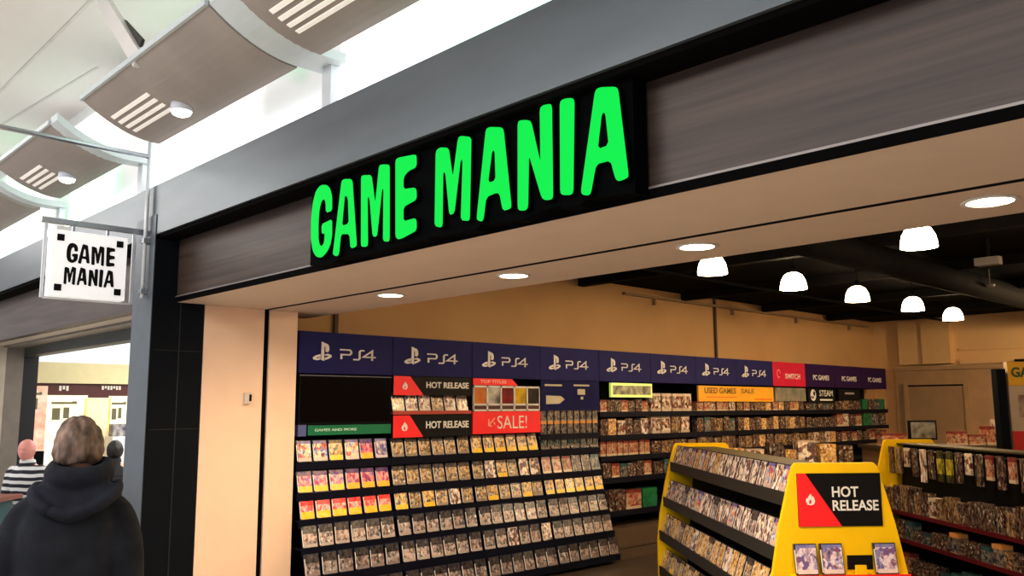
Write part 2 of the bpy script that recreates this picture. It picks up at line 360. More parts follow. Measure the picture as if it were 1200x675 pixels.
# strut above the panels
pa, pb = EYE+(Vector((-4.60, 1.655, 3.47))-EYE)*PK, EYE+(at(121, -4, 1, 1.74)-EYE)*PK
dv = (pb-pa); dv = dv*((4.49-pa.z)/dv.z); pb = pa+dv
st = root('ceiling_strut', 'slanted white strut with a dark slot rising above a curved panel', 'strut', pa)
mb = MB(); n = Vector((.35, 0, .45)).normalized()*.055
mb.add([pa-n, pa+n, pb+n, pb-n]+[v+Vector((0, -.04, 0)) for v in (pa-n, pa+n, pb+n, pb-n)], [(0,1,2,3), (4,5,6,7), (0,1,5,4), (1,2,6,5), (2,3,7,6), (3,0,4,7)])
part('blade', mb, WHITE, st)
m2 = n*1.0; mb = MB(); c1, c2 = pa+dv*.05+n*1.5, pa+dv*.45+n*1.25
mb.add([c1-n*.45, c1+n*.45, c2, c1-n*.45+Vector((0,-.02,0)), c1+n*.45+Vector((0,-.02,0)), c2+Vector((0,-.02,0))], [(0,1,2), (3,4,5), (0,1,4,3), (1,2,5,4), (2,0,3,5)])
part('slot', mb, mat('slot_dark', (.06,.055,.05), .7), st, label='dark wedge-shaped slot')

# ------------------------------------------------------------------ sign lettering traced from the sign face
def sc(pts, s, ox, oy): return [(ox+x/s, oy+y/s) for x, y in pts]
G_ = lambda p: sc(p, 5.19, 355, 180)
N_ = lambda p: sc(p, 3.75, 500, 90)
LET = [
 ('G', [G_([(110,190),(145,190),(166,212),(178,260),(178,348),(140,360),(138,292),(127,276),(113,290),(101,340),(95,420),(95,520),(103,558),(116,562),(130,540),(133,482),(115,490),(113,430),(178,398),(178,500),(166,560),(142,605),(112,634),(80,627),(60,592),(49,520),(50,400),(60,300),(80,225)])]),
 ('A', [G_([(235,168),(250,154),(292,154),(302,168),(328,552),(322,568),(290,578),(283,490),(232,490),(220,612),(205,626),(182,614),(185,585)]), G_([(256,250),(274,272),(279,425),(238,440)])]),
 ('M', [G_([(354,142),(365,131),(418,130),(440,300),(463,78),(474,66),(520,66),(528,76),(528,522),(520,537),(487,532),(490,215),(482,215),(452,496),(440,508),(424,500),(404,265),(394,265),(396,556),(384,568),(358,566),(353,556)])]),
 ('E', [G_([(563,40),(578,25),(680,5),(692,14),(692,82),(640,108),(612,145),(612,216),(680,206),(692,222),(692,280),(612,325),(612,412),(680,392),(692,406),(692,468),(604,516),(578,522),(563,505)])]),
 ('M', [N_([(40,327),(58,310),(97,312),(115,440),(138,270),(150,259),(197,265),(190,625),(183,634),(150,630),(158,365),(150,365),(122,600),(100,608),(82,420),(73,420),(70,655),(60,663),(35,655)])]),
 ('A', [N_([(260,232),(275,220),(330,222),(339,235),(373,568),(368,580),(335,590),(320,512),(300,512),(262,530),(250,628),(240,637),(220,628),(222,600)]), N_([(288,325),(299,325),(303,455),(270,466)])]),
 ('N', [N_([(400,202),(412,190),(450,190),(461,202),(500,375),(497,140),(510,125),(543,118),(551,130),(556,528),(548,540),(520,543),(505,530),(450,345),(446,573),(435,588),(407,588),(400,575)])]),
 ('I', [N_([(585,112),(600,97),(640,92),(650,105),(645,508),(632,520),(597,520),(587,508)])]),
 ('A', [N_([(740,62),(758,46),(830,43),(842,55),(888,435),(880,446),(845,460),(830,450),(808,368),(745,385),(722,512),(710,522),(686,519),(678,505)]), N_([(770,160),(785,158),(800,300),(752,318)])]),
]
YSG = 2.455                    # plane of the glowing faces
def rnd(poly, k=.22):
    """soften corners"""
    out = []
    n = len(poly)
    for i, p in enumerate(poly):
        a, b = Vector(poly[i-1]), Vector(poly[(i+1) % n]); q = Vector(p)
        da, db = (a-q), (b-q); ka = min(k*da.length, .012); kb = min(k*db.length, .012)
        out += [tuple(q+da.normalized()*ka), tuple(q+db.normalized()*kb)]
    return out
LW = []                        # letters on the sign plane in metres: (char, splines of (x, z))
for ch, sps in LET:
    LW.append((ch, [rnd([(q.x, q.z) for q in (at(x, y, 1, YSG) for x, y in sp)]) for sp in sps]))
shop = root('shop_sign', 'long shop sign of green glowing letters on a black backing over the wood fascia', 'shop sign', (-3.2, YF, 2.6))
lp = [(x, z) for _, s in LW for x, z in s[0]]
# backing: a contour around the words
top = []; bot = []
for ch, s in LW:
    xs = [p[0] for p in s[0]]; zs = [p[1] for p in s[0]]
    top += [(min(xs)-.035, max(zs)+.035), (max(xs)+(.012 if s is LW[-1][1] else .035), max(zs)+.035)]
    bot += [(min(xs)-.035, min(zs)-.025), (max(xs)+(.012 if s is LW[-1][1] else .035), min(zs)-.025)]
zmax = ZB0-.028
poly = [(x, min(z, zmax)) for x, z in sorted(bot)]+[(x, min(z, zmax)) for x, z in sorted(top, reverse=True)]
part('backing', MB().prism(poly, lambda u, v, d: Vector((u, d, v)), YSG+.022, YF-.0125), mat('sign_black', (.002,.0025,.003), .7, spec=.03), shop)
for ch, s in LW:
    body = part('letter', curve_mesh('letter', s, .022, GREENLIT, FY(0, YSG+.021, 0)), None, shop, label='green glowing letter '+ch)
    part('letter_rim', curve_mesh('letter_rim', [s[0]], .014, MATS['sign_black'], FY(0, YSG+.0215, 0), bevel=.007), None, body)

# square hanging sign
XS = -6.36
hs = root('hanging_sign', 'square white hanging sign with two lines of black letters beside the pillar', 'hanging sign', (XS, 2.0, 2.4))
c = [at(62, 270, 0, XS), at(150, 278, 0, XS), at(146, 350, 0, XS), at(57, 347, 0, XS)]
sy0, sy1, sz0, sz1 = 1.760, 2.258, 2.372, 2.828
litw = mat('lit_white_acrylic', (.85,.85,.86), .3, emit=(1,1,1), es=.35, var=.01)
part('light_box', MB().box(XS-.10, XS, sy0, sy1, sz0, sz1), litw, hs)
for yy in (sy0+.03, sy1-.075):
    for zz in (sz0+.035, sz1-.075):
        part('corner_square', MB().box(XS, XS+.006, yy, yy+.045, zz, zz+.045), PRINTK, hs, label='black corner square')
def word(letters, y0, y1, z0, z1, nm):
    xs = [p[0] for _, s in letters for p in s[0]]; a, b = min(xs), max(xs)
    sp = []
    for ch, s in letters:
        zl = [p[1] for p in s[0]]; lo, hi = min(zl), max(zl)
        sp += [[(y0+(x-a)/(b-a)*(y1-y0), z0+(z-lo)/(hi-lo)*(z1-z0)) for x, z in q] for q in s]
    part(nm, curve_mesh(nm, sp, .004, PRINTK, FX(XS, 0, 0)), None, hs)
word(LW[:4], 1.855, 2.175, 2.607, 2.745, 'lettering')
word(LW[4:], 1.848, 2.178, 2.455, 2.580, 'lettering')
part('frame', MB().box(XS-.075, XS-.055, 1.722, 1.742, 2.36, 2.89).box(XS-.075, XS-.055, 2.315, 2.335, 2.36, 2.89).box(XS-.075, XS-.055, 1.742, 2.315, 2.355, 2.368), PALEM, hs)
part('hanger', MB().box(XS-.07, XS-.05, 1.90, 1.915, 2.828, 2.88).box(XS-.07, XS-.05, 2.13, 2.145, 2.828, 2.88), STEEL, hs)
part('support_arm', MB().box(XS-.085, XS-.045, 1.70, YB-.007, 2.88, 2.915), STEEL, hs)
part('small_lamp', MB().box(XS-.08, XS-.02, 1.79, 1.87, 2.829, 2.86), WHITE, hs)
rod = root('steel_rod', 'long steel rod and upright tube fixed to the pillar top', 'rod', (XS, 2.38, 3.4))
part('upright', MB().tube((XS+.03, YB-.03, 2.40), (XS+.03, YB-.03, 3.56), .014, 10), PALEM, rod, smooth=True)
part('cross_rod', MB().tube((XS+.03, YB-.03, 3.45), (XS+.03, .2, 3.47), .017, 10), STEEL, rod, smooth=True)
part('clamp', MB().box(XS-.01, XS+.06, YB-.05, YB-.007, 2.80, 2.835), STEEL, rod)
part('clamp', MB().box(XS-.01, XS+.06, YB-.05, YB-.007, 2.43, 2.46), STEEL, rod)

# ------------------------------------------------------------------ entrance downlights and pendant lamps
glow = mat('lamp_glow', (1,.95,.85), .4, emit=(1,.84,.58), es=25)
for i, (x, lab) in enumerate(((-5.0, 'by the entrance jamb'), (-3.75, 'second from the entrance jamb'), (-2.44, 'in front of the pendant lamps'), (-1.10, 'largest, at the open end'))):
    p = at((458, 602, 817, 1160)[i], (346, 323, 289, 236)[i], 2, ZS-.014)
    r = root('soffit_downlight', 'round recessed downlight in the cream soffit '+lab, 'downlight', (p.x, p.y, ZS-.013), group='soffit downlights')
    part('trim_ring', MB().lathe([(.082, 0), (.102, 0), (.102, -.006), (.082, -.006)], n=28), WHITE, r, local=True, smooth=True)
    part('lamp', MB().lathe([(.0, -.003), (.082, -.003)], n=24), glow, r, local=True)
    li = bpy.data.lights.new('downlight_beam', 'SPOT'); li.energy = (135, 130, 115, 115)[i]; li.color = (1, .78, .52); li.spot_size = 2.95; li.spot_blend = .8; li.shadow_soft_size = .06
    lo = link(bpy.data.objects.new('downlight_beam', li)); lo.location = (p.x, p.y, ZS-.03)
dome = mat('pendant_glow', (1,.93,.8), .4, emit=(1,.80,.52), es=20)
PEND = [((835,321), 'nearest the entrance row of five'), ((930,339), ''), ((1005,353), ''), ((1070,364), ''), ((1117,375), '')]
plab = ['glowing dome pendant lamp, first and largest of the row of five', 'glowing dome pendant lamp, second of the row of five', 'glowing dome pendant lamp, middle of the row of five', 'glowing dome pendant lamp, fourth of the row of five', 'glowing dome pendant lamp, last and smallest of the row of five', 'glowing dome pendant lamp hanging alone nearer the soffit edge']
pp = [at(x, y, 2, 2.72) for x, y in ((835,321), (930,339), (1005,353), (1070,364), (1117,375), (1077,290))]
dome_me = MB().lathe([(.125, 0), (.123, .03), (.112, .085), (.085, .135), (.05, .158), (.03, .162)], n=28).mesh('dome', [dome], True)
cap_me = MB().lathe([(.03, .160), (.03, .215), (.018, .225), (.0, .225)], n=14).mesh('lamp_cap', [BLACK], True)
cord_me = MB().tube((0,0,.22), (0,0,ZCEIL-2.72), .005, 6).mesh('cord', [BLACK])
for i, p in enumerate(pp):
    r = root('pendant_lamp', plab[i], 'pendant lamp', (p.x, p.y, 2.72), group='dome pendant lamps')
    part('dome_shade', dome_me, None, r, local=True); part('lamp_cap', cap_me, None, r, local=True); part('cord', cord_me, None, r, local=True)
    li = bpy.data.lights.new('pendant_bulb', 'POINT'); li.energy = 45; li.color = (1, .74, .46); li.shadow_soft_size = .05
    lo = link(bpy.data.objects.new('pendant_bulb', li)); lo.location = (p.x, p.y, 2.75)
p = at(1158, 307, 2, 2.86)
cm = root('ceiling_camera', 'small pale camera unit hanging under the black ceiling', 'camera', (p.x, p.y, 2.86))
part('camera_body', MB().box(-.10, .10, -.05, .05, -.03, .04), mat('camera_grey', (.30,.27,.24), .5), cm, local=True)
part('camera_lens', MB().tube((-.10, 0, 0), (-.13, 0, -.01), .035, 12), BLACK, cm, local=True)
part('mount', MB().tube((0, 0, .04), (0, 0, ZCEIL-2.861), .02, 8), BLACK, cm, local=True)
p = at(1160, 334, 2, 2.9)
solo('smoke_detector', MB().tube((p.x, p.y, 2.9), (p.x, p.y, ZCEIL-.001), .008, 8).lathe([(.0, 0), (.045, .005), (.05, .03), (.0, .045)], (p.x, p.y, 2.875), 16), MATS['camera_grey'], 'little round detector on a drop rod under the black ceiling', 'detector')

# ------------------------------------------------------------------ wall shelving
hdr_blue = mat('indigo_header', (.020,.020,.125), .6, var=.1, spec=.15)
hdr_red = mat('crimson_header', (.62,.02,.07), .6, spec=.2)
hdr_purple = mat('purple_header', (.035,.010,.075), .6, var=.1, spec=.15)
LIPX = [-6.20, -6.175, -6.135, -6.08, -6.02, -5.95]
LIPZ = [1.162, .924, .722, .513, .304, .075]
bayname = ['under the black screen', 'under the two hot-release signs', 'under the red sale sign', 'under the blue controller poster', 'under the lit green sign', 'under the white figure boxes', 'at the entrance half of the yellow sign', 'at the rear half of the yellow sign', 'under the crimson header', 'under the round white emblem', 'under the middle purple header', 'in the back corner']
bayphrase = ['black screen bay', 'hot-release bay', 'sale sign bay', 'blue poster bay', 'lit green sign bay', 'white figure box bay', 'front yellow sign bay', 'rear yellow sign bay', 'crimson header bay', 'round emblem bay', 'middle purple bay', 'back corner bay']
LIPS_B = [(1.54, -6.2), (1.285, -6.2), (1.06, -6.2), (.83, -6.17), (.485, -6.1)]
ZH0, ZH1 = 1.888, 2.226
def ps_logo(T):
    sp = [[(-.012,-.062),(.016,-.072),(.016,.045),(.022,.05),(.027,.044),(.027,.005),(.05,.0),(.062,.016),(.062,.045),(.05,.066),(-.012,.088)],
          [(-.018,-.04),(-.018,-.015),(-.062,-.028),(-.09,-.045),(-.085,-.062),(-.05,-.068),(-.018,-.06),(-.018,-.045),(-.045,-.052),(-.058,-.046)],
          [(.022,-.045),(.022,-.065),(.06,-.052),(.088,-.036),(.085,-.02),(.05,-.010),(.022,-.018),(.022,-.028),(.048,-.026),(.056,-.034)]]
    return curve_mesh('emblem', sp, .003, PRINTW, T)
def ps4_text(T):
    w = .013
    sp = [stroke([(-.09,-.04),(-.09,.0),(-.035,.0),(-.026,.012),(-.026,.03),(-.035,.042),(-.10,.042)], w),
          stroke([(-.012,-.04),(.022,-.04),(.03,-.03),(.03,.03),(.038,.042),(.062,.042)], w),
          stroke([(.115,-.045),(.115,.042),(.055,-.014),(.14,-.014)], w)]
    return curve_mesh('lettering', sp, .003, PRINTW, T)
def rect_mb(px0, px1, yt, ybm, x, d=.012):
    a = at(px0, yt, 0, x); b = at(px0, ybm, 0, x); c_ = at(px1, (yt+ybm)/2, 0, x)
    return a.y, c_.y, b.z, a.z
units = []
for k in range(12):
    y0, y1 = by(k), by(k+1)
    u = root('shelf_unit', 'dark wall shelving bay '+bayname[k], 'shelf unit', (-6.4, (y0+y1)/2, 0), group='wall shelving bays')
    units.append(u)
    part('back_panel', MB().box(XWALL+.005, XWALL+.03, y0+.002, y1-.002, .02, ZH1-.01), BLACK, u)
    part('upright', MB().box(XWALL+.03, XWALL+.33, y0+.001, y0+.012, .06, ZH0), BLACK, u)
    hm = hdr_blue if k < 8 else hdr_red if k == 8 else hdr_purple
    hp = part('header_panel', MB().box(XWALL+.03, XW, y0+.003, y1-.003, ZH0, ZH1), hm, u, label=('indigo', 'crimson', 'purple')[0 if k < 8 else 1 if k == 8 else 2]+' header panel')
    zc = (ZH0+ZH1)/2+.004
    if k < 8:
        off = -.245
        part('emblem', ps_logo(FX(XW, (y0+y1)/2+off, zc)), None, hp)
        part('lettering', ps4_text(FX(XW, (y0+y1)/2+.07, zc-.012) @ Matrix.Diagonal((1.5, .95, 1, 1))), None, hp)
    elif k == 8:
        part('emblem', curve_mesh('emblem', [stroke([(-.10+.045*math.cos(a*.6), .055*math.sin(a*.6)) for a in range(10)], .014)], .003, mat('pink_print', (.85,.3,.35), .5), FX(XW, (y0+y1)/2-.2, zc)), None, hp)
        part('lettering', text_mesh('SWITCH', .42, .075, PRINTW, FX(XW, (y0+y1)/2+.09, zc-.03), bold=.02), None, hp)
    else:
        part('lettering', text_mesh('PC GAMES', .5, .075, PRINTW, FX(XW, (y0+y1)/2+.02, zc-.03), bold=.02), None, hp)
    rows = list(zip(LIPZ, LIPX)) if k < 3 else [(1.32, -6.2)]+list(zip(LIPZ, LIPX)) if k == 3 else LIPS_B
    for z, x in rows:
        if k < 4 or z > .4:
            ye = y1-.002
            sh = part('shelf', MB().box(XWALL+.03, x-.006, y0+.013, ye, z, z+.016), NAVY, u)
            part('shelf_lip', MB().box(x-.006, x, y0+.002, ye, z-.042, z+.017), RAIL, sh)
    part('plinth', MB().box(XWALL+.03, -6.06, y0+.002, y1-.002, .0, .055 if k < 4 else .12), NAVY if k < 4 else mat('wood_plinth', (.14,.095,.06), .5), u)
    if k >= 4:
        part('low_shelf', MB().box(XWALL+.03, -6.05, y0+.013, y1-.002, .30, .33).box(-6.06, -6.05, y0+.013, y1-.002, .12, .30), MATS['wood_plinth'], u)
    if k == 4:   # the case rows run on a little into this bay
        for z, x in list(zip(LIPZ, LIPX))[3:]:
            pass

# --- game cases
CW, CT, CH = .132, .015, .172
def case_mesh(cm_, w=CW, t=CT, h=CH):
    mb = MB().box(-w/2, w/2, 0, t, 0, h, 1)
    mb.box(-w/2+.009, w/2-.004, -.0012, 0, .004, h-.006, 0)
    mb.box(-w/2, -w/2+.006, -.002, .004, .01, h*.8, 2)
    return mb.mesh('game_case', [cm_, CASEPL, GLINT])
CASEPL = mat('clear_blue_case', (.03,.032,.06), .2, spec=.5)
GLINT = mat('case_spine_glint', (.80,.76,.72), .25)
cov = {
 'mixed': cover('cover_mixed', (.14,.11,.34), [(.03,.03,.10), (.60,.10,.08), (.85,.66,.40), (.08,.14,.40), (.9,.86,.84)], (.60,.45,.40), .84, .2),
 'purple': cover('cover_purple', (.06,.03,.16), [(.05,.03,.20), (.62,.08,.16), (.80,.40,.34), (.16,.08,.40)], (.95,.55,.01), .76, .30),
 'red': cover('cover_red', (.80,.02,.03), [(.85,.02,.03), (.90,.14,.10), (.92,.55,.5), (.8,.03,.05)], (.95,.60,.01), .62, .34),
 'brown': cover('cover_brown', (.03,.025,.03), [(.03,.02,.02), (.36,.20,.08), (.70,.52,.30), (.08,.05,.04), (.85,.78,.66)], (.30,.24,.18), .74, .16, 7.),
 'amber': cover('cover_amber', (.12,.07,.04), [(.14,.07,.03), (.66,.36,.08), (.85,.64,.34), (.10,.06,.05), (.8,.7,.5)], (.92,.60,.03), .82, .26, 6.),
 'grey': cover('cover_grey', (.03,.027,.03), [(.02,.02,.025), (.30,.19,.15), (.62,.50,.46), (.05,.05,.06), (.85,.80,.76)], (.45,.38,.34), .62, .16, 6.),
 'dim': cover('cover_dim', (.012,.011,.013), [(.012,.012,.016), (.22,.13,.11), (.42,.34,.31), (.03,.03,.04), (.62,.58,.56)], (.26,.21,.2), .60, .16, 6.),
 'blue': cover('cover_blue', (.20,.20,.40), [(.06,.05,.16), (.50,.34,.40), (.78,.68,.72), (.16,.14,.36), (.3,.1,.12)], (.72,.62,.6), .86, .16, 6.),
 'pale': cover('cover_pale', (.60,.48,.38), [(.04,.03,.03), (.80,.60,.44), (.95,.90,.84), (.30,.14,.10), (.10,.08,.10), (.90,.80,.72)], None, .92, .2, 4.5),
 'gold': cover('cover_gold', None, [(.05,.03,.03), (.60,.32,.14), (.85,.64,.40), (.22,.10,.06), (.75,.46,.06), (.9,.82,.7)], None, .9, .1, 7.),
 'umber': cover('cover_umber', None, [(.015,.012,.012), (.22,.11,.05), (.48,.34,.20), (.04,.02,.015), (.30,.24,.18)], None, .9, .1, 6.),
 'dark': cover('cover_dark', None, [(.010,.010,.012), (.06,.02,.02), (.22,.14,.10), (.015,.015,.02), (.62,.54,.44)], None, .9, .1, 7.),
 'redbox': cover('cover_redbox', (.20,.02,.02), [(.20,.025,.02), (.42,.14,.08), (.55,.40,.28), (.10,.02,.02)], (.65,.54,.40), .82, .14, 6.),
 'teal': cover('cover_teal', (.02,.09,.10), [(.012,.018,.025), (.03,.07,.09), (.28,.26,.22), (.015,.02,.03)], (.16,.16,.15), .78, .16),
 'orange': cover('cover_orange', (.80,.38,.10), [(.01,.01,.02), (.05,.05,.09), (.36,.30,.24), (.015,.015,.02)], (.42,.36,.28), .80, .10),
 'white': cover('cover_white', (.70,.60,.50), [(.66,.54,.44), (.05,.02,.02), (.85,.76,.66), (.26,.08,.05), (.04,.03,.03)], (.6,.5,.40), .84, .16),
 'green': cover('cover_green', (.02,.20,.08), [(.01,.13,.05), (.02,.22,.09), (.015,.10,.05)], None),
}
cmesh = {k: case_mesh(v) for k, v in cov.items()}
colour_word = {'mixed': 'multicoloured', 'purple': 'purple and yellow', 'red': 'red and yellow', 'brown': 'brown', 'amber': 'amber', 'grey': 'greyish', 'dim': 'dim grey', 'blue': 'bluish', 'pale': 'pale', 'gold': 'golden', 'umber': 'brownish', 'dark': 'dark', 'redbox': 'reddish', 'teal': 'dark teal', 'orange': 'orange-topped', 'white': 'white', 'green': 'green'}
def put(name, me, loc, rz, tilt, label, cat, group):
    o = link(bpy.data.objects.new(name, me)); o.location = loc; o.rotation_euler = (tilt, 0, rz)
    return tag(o, label, cat, group)
TILT = -math.radians(13)
def rowcases(k, r, kind, n=6, start=.085, pitch=None):
    pitch = pitch or (BAY-.02)/n
    for i in range(n):
        kd = kind if isinstance(kind, str) else kind[i % len(kind)]
        y = by(k)+.012+pitch*(i+.5)
        put('game_case', cmesh[kd], (LIPX[r]-.014, y+random.uniform(-.004, .004), LIPZ[r]+.0205), PI/2+random.uniform(-.05, .05), TILT+random.uniform(-.03, .03),
            f'{colour_word[kd]} game case, {ORD[i]} along the {ORD[r]} tilted shelf, {bayphrase[k]}', 'game case', f'game cases in the {bayphrase[k]}')
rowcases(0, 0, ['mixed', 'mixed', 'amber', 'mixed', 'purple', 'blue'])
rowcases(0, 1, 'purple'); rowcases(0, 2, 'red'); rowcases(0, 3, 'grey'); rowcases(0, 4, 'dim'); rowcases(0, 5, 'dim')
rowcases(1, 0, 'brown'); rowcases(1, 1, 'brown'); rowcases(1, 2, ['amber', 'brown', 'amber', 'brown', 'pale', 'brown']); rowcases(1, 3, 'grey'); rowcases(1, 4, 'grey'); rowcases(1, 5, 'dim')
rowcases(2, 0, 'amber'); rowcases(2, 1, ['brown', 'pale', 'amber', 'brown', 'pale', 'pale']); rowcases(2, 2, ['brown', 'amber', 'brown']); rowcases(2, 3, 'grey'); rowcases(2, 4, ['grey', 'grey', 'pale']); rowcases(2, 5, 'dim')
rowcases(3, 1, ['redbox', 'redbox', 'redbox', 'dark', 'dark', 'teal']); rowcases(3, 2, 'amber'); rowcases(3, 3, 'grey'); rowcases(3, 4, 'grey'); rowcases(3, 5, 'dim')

# --- signs on the first bays
def flame(T, s, material=PRINTW):
    pts = [(0,-.5),(.3,-.42),(.42,-.15),(.34,.15),(.2,.32),(.18,.05),(.08,.5),(-.16,.25),(-.2,.02),(-.3,.15),(-.4,-.12),(-.3,-.42)]
    ins = [(0,-.42),(.12,-.3),(.08,-.1),(0,.02),(-.12,-.15),(-.12,-.32)]
    return curve_mesh('flame_emblem', [[(x*s, y*s) for x, y in pts], [(x*s, y*s) for x, y in ins]], .003, material, T)
def hot_sign(name, label, y0, y1, z0, z1, x, cut=.32):
    r = root(name, label, 'sign', (x, (y0+y1)/2, z0))
    bd = part('board', MB().box(x-.012, x, y0, y1, z0, z1), PRINTK, r, label='black board')
    w = y1-y0
    part('red_flash', MB().prism([(y0, z0), (y0+w*cut*1.15, z0), (y0+w*cut*.62, z1), (y0, z1)], lambda u, v, d: Vector((d, u, v)), x, x+.003), RED, r, label='red slanted corner')
    part('flame_emblem', flame(FX(x+.003, y0+w*cut*.42, (z0+z1)/2), (z1-z0)*.42), None, r)
    part('lettering', text_mesh('HOT RELEASE', w*.56, (z1-z0)*.34, PRINTW, FX(x, y0+w*.68, (z0+z1)/2+.01), bold=.03), None, r)
    return r
y0, y1, z0, z1 = rect_mb(457, 548, 438, 463, XW)
hot_sign('hot_release_sign', 'red and black sign directly under the second indigo header', by(1)+.01, by(2)-.01, z0, ZH0-.004, XW+.004)
y0b, y1b, z0b, z1b = rect_mb(457, 550, 487, 514, XW)
hot_sign('hot_release_sign', 'lower red and black sign beneath the short row of cases', by(1)+.01, by(2)-.01, z0b+.005, z1b, XW+.004)
# short row of cases between the two signs
zr = z1b+.028
part('display_ledge', MB().box(XWALL+.03, XW-.002, by(1)+.013, by(2)-.012, zr-.016, zr).box(XW-.002, XW+.004, by(1)+.01, by(2)-.01, zr-.02, zr+.012), mat('red_ledge', (.45,.07,.05), .4), units[1])
for i in range(6):
    put('game_case', cmesh['white' if i % 3 else 'brown'], (XW-.02, by(1)+.09+.148*i, zr+.004), PI/2, TILT, f'pale red game case, {ORD[i]} along the short ledge between the hot-release signs', 'game case', 'game cases between the two hot-release signs')
# black screen and green strip
y0, y1, z0, z1 = rect_mb(356, 455, 438, 497, XW)
tv = root('display_screen', 'wide black display screen under the first indigo header', 'screen', (XW, by(.5), z0))
part('bezel', MB().box(XW-.06, XW-.004, by(0)+.012, by(1)-.008, 1.475, ZH0-.012), BLACK, tv)
part('screen_glass', MB().box(XW-.004, XW, by(0)+.03, by(1)-.025, 1.495, ZH0-.03), mat('screen_glass', (.003,.001,.001), .4, spec=.04), tv)
part('bottom_edge', MB().box(XW-.004, XW+.0, by(0)+.012, by(1)-.008, ZH0-.022, ZH0-.014), mat('grey_edge', (.15,.15,.18), .4), tv)
y0, y1, z0, z1 = rect_mb(368, 455, 499, 513, XW)
g = root('green_strip_sign', 'narrow green strip sign below the black screen', 'sign', (XW, (y0+y1)/2, z0))
part('board', MB().box(XW-.015, XW, by(0)+.10, by(1)-.008, 1.39, 1.47), mat('green_print', (.0,.16,.07), .45), g)
part('lettering', text_mesh('GAMES AND MORE', .40, .022, mat('pale_green_print', (.5,.7,.6), .5), FX(XW, by(0)+.36, 1.432), bold=.02), None, g)
solo('small_blue_box', MB().box(XW-.05, XW, by(0)+.012, by(0)+.085, 1.385, 1.475).box(XW, XW+.002, by(0)+.03, by(0)+.07, 1.41, 1.44), mat('blue_box', (.10,.12,.28), .4), 'small blue box at the entrance end of the green strip', 'box')
# sale bay
y0, y1, z0, z1 = rect_mb(553, 606, 440, 451, XW)
r = root('red_tab_sign', 'short red tab with a slanted end above the framed covers', 'sign', (XW, by(2.3), z0))
part('board', MB().prism([(by(2)+.012, z0), (by(2)+.60, z0), (by(2)+.52, ZH0-.004), (by(2)+.012, ZH0-.004)], lambda u, v, d: Vector((d, u, v)), XW-.008, XW+.004), RED, r)
part('lettering', text_mesh('TOP TITLES', .34, .03, mat('pale_red_print', (.9,.55,.45), .5), FX(XW+.004, by(2)+.27, (z0+ZH0)/2), bold=.02), None, r)
y0, y1, za, zb = rect_mb(552, 630, 451, 482, XW)
fr = root('cover_frame', 'white frame holding five game covers above the sale sign', 'display frame', (XW, by(2.5), za))
fy0, fy1 = by(2)+.015, by(3)-.012
fz0, fz1 = za, z0-.004
mb = MB().box(XW-.012, XW-.006, fy0, fy1, fz0, fz1)
part('backing', mb, WHITE, fr)
pw = (fy1-fy0)/5
mb = MB().box(XW-.006, XW+.006, fy0, fy1, fz1-.018, fz1).box(XW-.006, XW+.006, fy0, fy1, fz0, fz0+.016).box(XW-.006, XW+.006, fy0, fy1, fz0+.055, fz0+.07)
for i in range(6): mb.box(XW-.006, XW+.006, fy0+pw*i-(.009 if i else 0), fy0+pw*i+(.009 if i < 5 else 0), fz0, fz1)
part('frame', mb, WHITE, fr)
cc = [('cover_p1', (.60,.03,.03), (.60,.35,.08)), ('cover_p2', (.02,.02,.02), (.75,.72,.65)), ('cover_p3', (.35,.02,.02), (.05,.01,.01)), ('cover_p4', (.85,.58,.02), (.30,.18,.02)), ('cover_p5', (.008,.008,.008), (.08,.06,.04))]
for i, (nm, a, b) in enumerate(cc):
    part('cover_print', MB().box(XW-.006, XW-.003, fy0+pw*i+.01, fy0+pw*(i+1)-.01, fz0+.072, fz1-.02), mat(nm, a, .5, c2=b, var=.1, nscale=6, spec=.2), fr, label=['red and gold', 'black and cream', 'dark red', 'yellow', 'black'][i]+' game cover')
    part('caption_strip', MB().box(XW-.006, XW-.003, fy0+pw*i+.01, fy0+pw*(i+1)-.01, fz0+.018, fz0+.052), mat('caption_dark', (.08,.02,.02), .4), fr)
y0, y1, z0, z1 = rect_mb(551, 631, 482.5, 509, XW)
sl = root('sale_sign', 'plain red sale sign with white lettering in the third bay', 'sign', (XW, by(2.5), z0))
part('board', MB().box(XW-.012, XW+.004, by(2)+.008, by(3)-.004, z0, fz0-.003), RED, sl)
part('lettering', text_mesh('SALE!', .40, .125, PRINTW, FX(XW+.004, by(2)+.52, (z0+fz0)/2), bold=.0), None, sl)
part('arrow_emblem', curve_mesh('arrow_emblem', [stroke([(-.04,.03),(-.045,-.03),(0,-.035)], .011), stroke([(-.045,-.03),(.035,.04)], .011), stroke([(.02,.0),(.04,-.02)], .011)], .003, mat('pale_red_print', (.9,.55,.45)), FX(XW+.004, by(2)+.25, (z0+fz0)/2)), None, sl)
# blue controller poster
y0, y1, z0, z1 = rect_mb(637, 700, 445, 481, XW)
po = root('blue_poster', 'deep blue poster with small white pictures in the fourth bay', 'poster', (XW, by(3.5), z0))
part('board', MB().box(XW-.012, XW+.002, by(3)+.008, by(4)-.006, z0, ZH0-.003), mat('blue_poster_print', (.012,.013,.085), .6, var=.2, spec=.1), po)
pc = mat('poster_cream', (.55,.50,.36), .5)
part('caption', MB().box(XW+.002, XW+.004, by(3)+.06, by(3)+.32, ZH0-.065, ZH0-.045).box(XW+.002, XW+.004, by(3)+.50, by(3)+.75, ZH0-.06, ZH0-.042), pc, po)
part('picture', MB().prism([(by(3)+.08, ZH0-.16), (by(3)+.30, ZH0-.165), (by(3)+.36, ZH0-.20), (by(3)+.28, ZH0-.245), (by(3)+.08, ZH0-.25)], lambda u, v, d: Vector((d, u, v)), XW+.002, XW+.004), pc, po)
